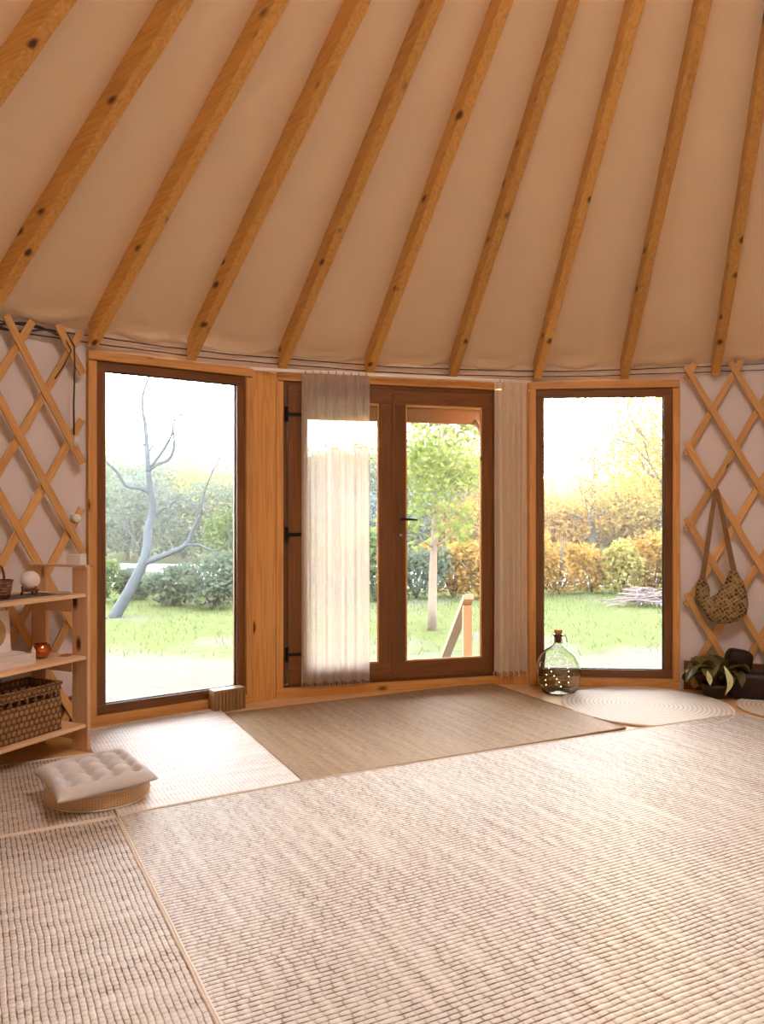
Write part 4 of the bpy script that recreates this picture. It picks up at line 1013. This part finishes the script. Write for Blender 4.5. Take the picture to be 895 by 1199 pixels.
def ell_pts(c, r, n, shell=0.5):
    d = rng.normal(size=(n, 3)); d /= np.linalg.norm(d, axis=1)[:, None]
    q = shell + (1-shell)*rng.uniform(0, 1, n)**0.5
    return np.asarray(c) + d*q[:, None]*np.asarray(r)
def branch_tree(root, H, r0, nb, spread, mat, start=0.35, lean=(0, 0), seed=0, twig=2):
    """trunk and limbs as one mesh; returns points near the twig ends"""
    q = random.Random(seed); mb = MB(); tips = []
    trunk = [Vector((lean[0]*t + 0.05*H*0.3*math.sin(4*t+seed)*t, lean[1]*t, H*0.85*t)) for t in np.linspace(0, 1, 9)]
    mb.tube(trunk, [r0*(1-0.8*t)+0.004 for t in np.linspace(0, 1, 9)], 9)
    def limb(p, dirv, L, r, lvl):
        pts = [p]; dcur = dirv.normalized()
        for k in range(5):
            dcur = (dcur + Vector((q.uniform(-.3, .3), q.uniform(-.3, .3), q.uniform(-.12, .25)))).normalized(); pts.append(pts[-1] + dcur*L/5)
        mb.tube(pts, [r*(1-0.75*k/5) for k in range(6)], 5); tips.extend([pts[3], pts[4], pts[5]])
        if lvl > 0:
            for k in range(3):
                a = q.uniform(0, 2*PI); j = q.randint(2, 5); limb(pts[j], Vector((math.cos(a), math.sin(a), q.uniform(0.0, 0.7))) + dcur*0.6, L*0.55, r*0.45, lvl-1)
    for k in range(nb):
        t = start + (1-start)*k/nb; i = min(8, int(t*8)); a = k*2.4+seed
        limb(trunk[i], Vector((math.cos(a), math.sin(a), 0.55)), spread*(1.1-0.6*t), r0*0.45*(1-0.6*t), twig-1)
    mb.build('trunk', mat, root, smooth=True)
    return tips
def at(px, Y): return ((px-447.5)/942.26*Y, Y)

# bare leaning tree in front of the left window (shape in metres, x right, z up)
bx0, by0 = at(136, 12.3)
br = empty('bare_tree', (bx0, by0, G), 0, 'bare leaning tree with a forked grey trunk seen through the left window', 'tree')
K = 0.0049
def bz(pts):
    return [Vector(((a-120)*K, 0.22*math.sin((a-160)*0.016)*min(1, max(0, (700-b)/150)) + 0.1*math.sin(b*0.013)*min(1, max(0, (700-b)/300)), (862-b)*K)) for a, b in pts]
def smooth_path(p, k=4):
    o = []
    for i in range(len(p)-1):
        p0, p1, p2, p3 = p[max(i-1, 0)], p[i], p[i+1], p[min(i+2, len(p)-1)]
        for j in range(k):
            t = j/k; o.append(0.5*((2*p1) + (p2-p0)*t + (2*p0-5*p1+4*p2-p3)*t*t + (3*p1-p0-3*p2+p3)*t**3))
    o.append(p[-1]); return o
TREE = [([(112, 868), (135, 830), (165, 775), (190, 725), (205, 690), (212, 640), (210, 590), (222, 535), (218, 470), (215, 410)], 0.115, 0.055),
        ([(215, 410), (213, 350), (205, 270), (192, 200), (195, 150), (212, 90), (215, 20), (200, -60)], 0.05, 0.01),
        ([(203, 698), (240, 682), (290, 662), (335, 640), (355, 600), (385, 545)], 0.065, 0.03),
        ([(385, 545), (398, 490), (425, 430), (452, 380), (470, 320)], 0.022, 0.006),
        ([(335, 640), (375, 638), (420, 655), (450, 650), (475, 628)], 0.028, 0.008),
        ([(232, 545), (255, 524), (278, 528), (287, 545)], 0.035, 0.014),
        ([(275, 524), (285, 505), (315, 497), (350, 508), (372, 530)], 0.02, 0.006),
        ([(350, 508), (390, 515), (425, 532), (450, 545)], 0.012, 0.005),
        ([(216, 475), (190, 462), (155, 455), (135, 415), (110, 388), (80, 372)], 0.042, 0.016),
        ([(218, 405), (245, 385), (280, 370), (297, 330), (292, 285), (290, 255), (320, 225), (355, 185), (385, 150), (420, 120)], 0.035, 0.007),
        ([(222, 395), (255, 350), (283, 300), (292, 250), (298, 190), (297, 120), (310, 40)], 0.03, 0.006),
        ([(216, 350), (238, 310), (262, 275), (285, 230)], 0.014, 0.004), ([(212, 340), (190, 300), (165, 260), (148, 215), (135, 160), (115, 105), (112, 40)], 0.018, 0.005),
        ([(205, 270), (222, 215), (214, 160), (232, 110), (250, 60)], 0.018, 0.005), ([(300, 240), (330, 230), (372, 228)], 0.010, 0.004), ([(296, 262), (335, 248), (410, 262)], 0.010, 0.004),
        ([(172, 655), (168, 620), (155, 590), (148, 560)], 0.014, 0.005), ([(165, 262), (145, 255), (125, 240)], 0.008, 0.003), ([(355, 185), (400, 190), (440, 165)], 0.008, 0.003), ([(298, 190), (330, 150), (340, 90)], 0.009, 0.003)]
mb = MB(); lb = MB()
for i, (pp, ra, rb) in enumerate(TREE):
    path = smooth_path(bz(pp)); n = len(path)
    (mb if i == 0 else lb).tube(path, [max(0.007, (ra+(rb-ra)*k/(n-1))*0.80) for k in range(n)], 10 if i == 0 else 7)
    if i > 0:
        q = random.Random(i)
        for k in range(2, n, 3):
            p = path[k]; L = q.uniform(.12, .38); d = (path[k]-path[k-1]).normalized() + Vector((q.uniform(-.8, .8), q.uniform(-.5, .5), q.uniform(-.1, .6)))
            d.normalize(); lb.tube([p, p+d*L*.5+Vector((0, 0, .02)), p+d*L+Vector((q.uniform(-.06, .06), 0, .06))], [.006, .0045, .003], 5)
MATS['bark_grey'] = plain('bark_grey', (0.036, 0.043, 0.05), 0.95, noise=0.4, nscale=10, bump=0.8, bscale=22)
mb.build('trunk', MATS['bark_grey'], br, smooth=True); lb.build('branches', MATS['bark_grey'], br, smooth=True)

# sapling behind the door
sx_, sy_ = at(506, 10.8)
sp_ = empty('young_tree', (sx_, sy_, G), 0, 'slim young tree with yellow-green leaves seen through the right door leaf', 'tree')
tips = branch_tree(sp_, 3.5, 0.062, 11, 0.85, MATS['bark_pale'], start=0.42, lean=(0.10, 0), seed=4)
pts = np.concatenate([np.asarray(t)+rng.normal(size=(22, 3))*0.14 for t in tips]); leaf_obj('foliage', pts[:7000], 0.045, leafmat('sapling_leaf', (0.085, 0.12, 0.03), (0.16, 0.18, 0.055)), sp_)

def bush(px, Y, w, h, mat, label, n=1500, size=0.05, name='shrub', group='shrubs along the meadow'):
    x, y = at(px, Y); r = empty(name, (x, y, G), 0, label, 'shrub', group)
    mb = MB(); q = random.Random(int(px*7+Y))
    for k in range(9):
        a = q.uniform(0, 2*PI); rr_ = q.uniform(0.2, 0.9); mb.tube([(0, 0, 0), (w*.25*rr_*math.cos(a), w*.25*rr_*math.sin(a), h*.45), (w*.45*rr_*math.cos(a), w*.45*rr_*math.sin(a), h*q.uniform(.7, 1.05))], [0.02, 0.013, 0.004], 5)
    mb.build('stems', MATS['bark'], r, smooth=True)
    P = [ell_pts((0, 0, h*0.45), (w*0.42, w*0.3, h*0.45), n//2, 0.3)]
    for k in range(6):
        P.append(ell_pts((q.uniform(-.35, .35)*w, q.uniform(-.2, .2)*w, h*q.uniform(.35, .85)), (w*.2, w*.2, h*.2), n//12, 0.2))
    P = np.concatenate(P); P[:, 2] = np.maximum(P[:, 2], 0.02); leaf_obj('foliage', P, size, mat, r)
B = [(205, 13.6, 1.1, 0.75, 'lf_sage', 'low grey-green shrub right of the bare tree trunk'), (250, 13.2, 1.3, 1.0, 'lf_sage', 'bushy grey-green shrub at the right of the left window'),
     (278, 14.5, 1.5, 2.0, 'lf_green', 'tall green shrub beside the right edge of the left window'), (160, 14.6, 0.9, 0.6, 'lf_sage', 'small shrub just behind the bare tree trunk'),
     (110, 14.2, 1.2, 0.8, 'lf_green', 'green shrub left of the bare tree'), (330, 14.8, 1.5, 1.5, 'lf_green', 'green shrub behind the sheer curtain'),
     (390, 15.0, 1.6, 1.2, 'lf_green', 'shrub behind the fringed end of the sheer curtain'), (440, 14.2, 1.4, 1.5, 'lf_green', 'green shrub in the narrow strip of door glass beside the curtain'),
     (488, 14.8, 1.3, 0.95, 'lf_sage', 'grey-green shrub left of the young tree'), (530, 15.2, 1.3, 1.1, 'lf_orange', 'rusty shrub right of the young tree'),
     (565, 14.9, 1.3, 1.0, 'lf_orange', 'rusty shrub behind the stair railing'), (612, 15.4, 1.5, 1.3, 'lf_orange', 'golden shrub behind the gathered curtain'),
     (655, 15.6, 1.5, 1.15, 'lf_orange', 'orange-brown shrub at the left of the sunlit window'), (692, 15.8, 1.2, 0.95, 'lf_orange', 'orange-brown shrub below the sun'),
     (728, 15.6, 1.2, 1.05, 'lf_yellow', 'yellowish shrub in the middle of the sunlit window'), (765, 15.9, 1.4, 1.2, 'lf_orange', 'rusty shrub behind the brush pile'),
     (815, 15.2, 1.5, 1.3, 'lf_yellow', 'yellowish shrub hidden past the right window frame')]
for px, Y, w, h, mt, lab in B: bush(px, Y, w, h, MATS[mt], lab, n=2400 if h > 1 else 1700)

def big_tree(px, Y, H, w, mat, label, n, size, seed, dense=1.15, group='trees beyond the meadow', bark='bark', dy=0):
    x, y = at(px, Y); g = gfn(0, math.sqrt(max(0, (Y-5.2)/75)))[2] if Y < 80 else G
    r = empty('tree', (x, y, g), 0, label, 'tree', group)
    tips = branch_tree(r, H, 0.03*H, 12, w*0.62, MATS[bark], start=0.3, seed=seed, twig=2)
    n = int(n*2.6); k = max(3, n//len(tips)); P = np.concatenate([np.asarray(t)+rng.normal(size=(k, 3))*w*0.11*dense for t in tips])
    leaf_obj('foliage', P, size, mat, r)
T = [(775, 25, 4.6, 3.6, 'lf_yellow', 'golden leafy tree right of the sun', 5200, 0.055),
     (838, 20, 6.6, 6.0, 'lf_orange', 'spreading amber tree with dark twigs at the top right of the sunlit window', 8500, 0.05),
     (694, 26, 4.6, 3.4, 'lf_orange', 'thin-leaved golden tree the sun shines through', 1500, 0.05),
     (606, 33, 4.6, 3.2, 'lf_yellow', 'pale gold tree half behind the gathered curtain', 3600, 0.07),
     (716, 31, 1.6, 3.2, 'lf_orange', 'low rounded amber tree below and right of the sun', 4200, 0.06),
     (655, 32, 1.5, 3.0, 'lf_orange', 'low amber tree below and left of the sun', 4200, 0.06),
     (562, 30, 4.6, 4.0, 'lf_yellow', 'leafy tree behind the right edge of the door', 4200, 0.07),
     (520, 31, 3.6, 4.2, 'lf_green', 'bushy tree far behind the young tree', 4200, 0.07),
     (462, 30, 3.6, 4.0, 'lf_green', 'leafy tree behind the middle of the door', 4200, 0.07),
     (395, 30, 3.4, 4.0, 'lf_sage', 'grey-green tree behind the sheer curtain', 3600, 0.07),
     (330, 30, 3.2, 4.2, 'lf_sage', 'grey-green tree hidden behind the pine post', 3000, 0.07),
     (266, 29, 2.5, 3.6, 'lf_yellow', 'yellow-green tree at the right of the left window', 4200, 0.065),
     (208, 32, 2.4, 4.0, 'lf_sage', 'pale sage tree on the far bank behind the bare tree', 4200, 0.07),
     (150, 30, 2.6, 4.0, 'lf_sage', 'grey-green tree on the far bank left of the bare trunk', 4200, 0.07),
     (100, 31, 2.9, 4.0, 'lf_green', 'green tree cut off by the left window frame', 3600, 0.07),
     (880, 30, 5.0, 4.4, 'lf_orange', 'amber tree past the right window frame', 3000, 0.07)]
for i, (px, Y, H, w, mt, lab, n, sz) in enumerate(T): big_tree(px, Y, H, w, MATS[mt], lab, n, sz, 11+i*3)

TH = [(105, 27, 4.2, 2.7, 'lf_sage', 'thicket on the far bank at the left edge of the left window'), (165, 28, 4.4, 3.0, 'lf_blue', 'blue-green thicket on the far bank behind the bare trunk'),
      (215, 27.5, 4.2, 2.6, 'lf_sage', 'pale thicket on the far bank in the middle of the left window'), (268, 28, 4.4, 2.8, 'lf_green', 'thicket on the far bank at the right of the left window'),
      (325, 27, 4.4, 2.6, 'lf_sage', 'thicket on the far bank behind the pine post'), (385, 28, 4.4, 2.7, 'lf_sage', 'thicket on the far bank behind the sheer curtain'),
      (440, 27, 4.2, 2.5, 'lf_blue', 'thicket on the far bank behind the middle of the door'), (500, 28, 4.4, 2.6, 'lf_sage', 'thicket on the far bank left of the young tree'),
      (555, 27, 4.0, 2.4, 'lf_orange', 'rusty thicket on the far bank right of the young tree'), (608, 28, 4.2, 2.3, 'lf_orange', 'rusty thicket behind the gathered curtain'),
      (655, 27, 4.0, 2.15, 'lf_orange', 'golden thicket just below and left of the sun'), (705, 27.5, 4.0, 2.1, 'lf_yellow', 'golden thicket just below the sun'),
      (758, 27, 4.2, 2.4, 'lf_orange', 'golden thicket right of the sun'), (812, 28, 4.4, 2.6, 'lf_yellow', 'thicket past the right window frame')]
for px, Y, w, h, mt, lab in TH: bush(px, Y, w, h, MATS[mt], lab, n=6500, size=0.075, name='thicket', group='thickets on the far bank')

# wooded hills
def hill(name, Y, top, seed, mat, label):
    mb = MB()
    def fn(a, t):
        x = -80 + 160*a; ridge = top(x) + 0.9*fbm1(x*0.9, seed) + 0.4*fbm1(x*3.1, seed+2)
        y = Y + 30*t; prof = math.sin(min(1, t*1.3)*PI/2)
        z = G + ridge*prof + 0.5*fbm1(x*1.7+y*2.1, seed)*prof + 0.35*fbm1(x*4.3-y*3.7, seed+1)*prof
        return (x, y, z)
    mb.grid(fn, 260, 36); mb.raw = True
    return tag(mb.build(name, mat, smooth=True), label, 'hill', kind='structure')
hm = plain('wooded_hill', (0.06, 0.10, 0.075), 1.0, noise=0.5, nscale=1.5, spec=0.0)
hill('hill', 52, lambda x: 7.0 + 0.8*math.exp(-((x+24)/10)**2) - 2.9/(1+math.exp(-(x-5)/4)), 3, hm, 'wooded hillside closing the view behind the river')

# grass blades
def grass():
    n = 9000; x = rng.uniform(-8, 9, n); y = 8.8 + 8.5*rng.uniform(0, 1, n)**0.8
    keep = np.abs(x) < y*0.55; x, y = x[keep], y[keep]; n = len(x)
    h = rng.uniform(0.03, 0.10, n)*np.where(y > 12.5, 1.7, 1.0); a = rng.uniform(0, 6.28, n); w = 0.006
    b0 = np.stack([x - w*np.cos(a), y - w*np.sin(a), np.full(n, G)], 1); b1 = np.stack([x + w*np.cos(a), y + w*np.sin(a), np.full(n, G)], 1)
    tp = np.stack([x + rng.normal(size=n)*0.03, y + rng.normal(size=n)*0.03, G + h], 1)
    V_ = np.stack([b0, b1, tp], 1).reshape(-1, 3); F = np.arange(3*n).reshape(n, 3)
    me = bpy.data.meshes.new('grass'); me.from_pydata(V_.tolist(), [], F.tolist()); me.materials.append(leafmat('grass_blade', (0.05, 0.075, 0.018), (0.10, 0.125, 0.045), 0.4))
    tag(link(bpy.data.objects.new('grass', me)), 'short uneven grass growing on the meadow outside', 'grass', kind='stuff')
grass()

# brush pile at the right
px_, py_ = at(762, 13.6)
bp0 = empty('brush_pile', (px_, py_, G), 0, 'heap of cut grey branches on the grass at the right of the sunlit window', 'brush pile')
mb = MB(); q = random.Random(5)
for k in range(90):
    a = q.uniform(0, 2*PI); c = Vector((q.gauss(0, .28), q.gauss(0, .2), 0)); c.z = max(0.03, 0.42*math.exp(-(c.x**2+c.y**2)/.12)*q.uniform(.2, 1)); d_ = Vector((math.cos(a), math.sin(a), q.uniform(-.25, .25)))*q.uniform(.15, .4)
    p0, p1 = c-d_, c+d_; p0.z = max(.01, p0.z); p1.z = max(.01, p1.z); mb.tube([p0, c+Vector((0, 0, .03)), p1], q.uniform(.006, .016), 5)
mb.raw = True; mb.build('sticks', plain('dry_sticks', (0.12, 0.09, 0.085), 0.95, noise=0.3), bp0)

# landing, canopy and stair railing outside the door
dk = door_root('entrance_deck', 0.0, 0.16, 0, label='small wooden landing outside the glass door', cat='deck')
for k in range(5):
    mb = MB(); mb.box((0, 0.07+k*0.13, -0.035), (1.7, 0.12, 0.03)); mb.build('deck_board', MATS['pine_x'], dk, bevel=0.003)
for x in (-0.78, 0.78):
    mb = MB(); mb.box((x, 0.33, -0.20), (0.07, 0.6, 0.30)); mb.build('bearer', MATS['pine_x'], dk)
MATS['canopy'] = wood('canopy_wood', 'x', (0.20, 0.10, 0.04), (0.14, 0.065, 0.02), knots=2)
cn = door_root('door_canopy', 0.0, 0.10, 0, label='wooden canopy board over the outside of the door', cat='canopy')
mb = MB(); mb.box((0, 0.50, 1.995), (1.85, 0.06, 0.11)); mb.build('beam', MATS['canopy'], cn, bevel=0.004)
mb = MB(); mb.box((0, 0.27, 2.07), (1.9, 0.56, 0.03)); mb.build('roof_board', MATS['canopy'], cn)
for x in (-0.85, 0.85):
    mb = MB(); mb.tube([(x, 0.0, 1.65), (x, 0.48, 1.96)], 0.025, 6); mb.build('bracket', MATS['canopy'], cn)
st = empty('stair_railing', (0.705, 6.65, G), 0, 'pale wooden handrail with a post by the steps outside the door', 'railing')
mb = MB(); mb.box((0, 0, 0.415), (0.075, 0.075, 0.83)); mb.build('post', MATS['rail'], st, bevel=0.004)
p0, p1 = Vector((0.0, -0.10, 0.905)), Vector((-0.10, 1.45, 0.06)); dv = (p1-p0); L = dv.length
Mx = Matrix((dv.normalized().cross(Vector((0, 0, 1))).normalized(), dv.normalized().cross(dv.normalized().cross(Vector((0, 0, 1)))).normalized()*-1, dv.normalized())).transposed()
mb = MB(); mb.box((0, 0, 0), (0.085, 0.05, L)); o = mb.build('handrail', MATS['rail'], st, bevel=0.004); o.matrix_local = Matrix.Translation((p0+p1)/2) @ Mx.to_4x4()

# evening haze over the meadow
hz = bpy.data.materials.new('evening_haze'); hz.use_nodes = True; n_ = hz.node_tree; n_.nodes.clear()
oo = n_.nodes.new('ShaderNodeOutputMaterial'); sv = n_.nodes.new('ShaderNodeVolumeScatter'); sv.inputs['Color'].default_value = (1.0, 0.94, 0.84, 1); sv.inputs['Density'].default_value = 0.0028; sv.inputs['Anisotropy'].default_value = 0.65
n_.links.new(sv.outputs[0], oo.inputs['Volume'])
mb = MB(); mb.box((0, 48, 11), (150, 80, 24)); tag(mb.build('haze', hz), 'thin bright evening haze hanging over the meadow and trees', 'haze', kind='stuff')
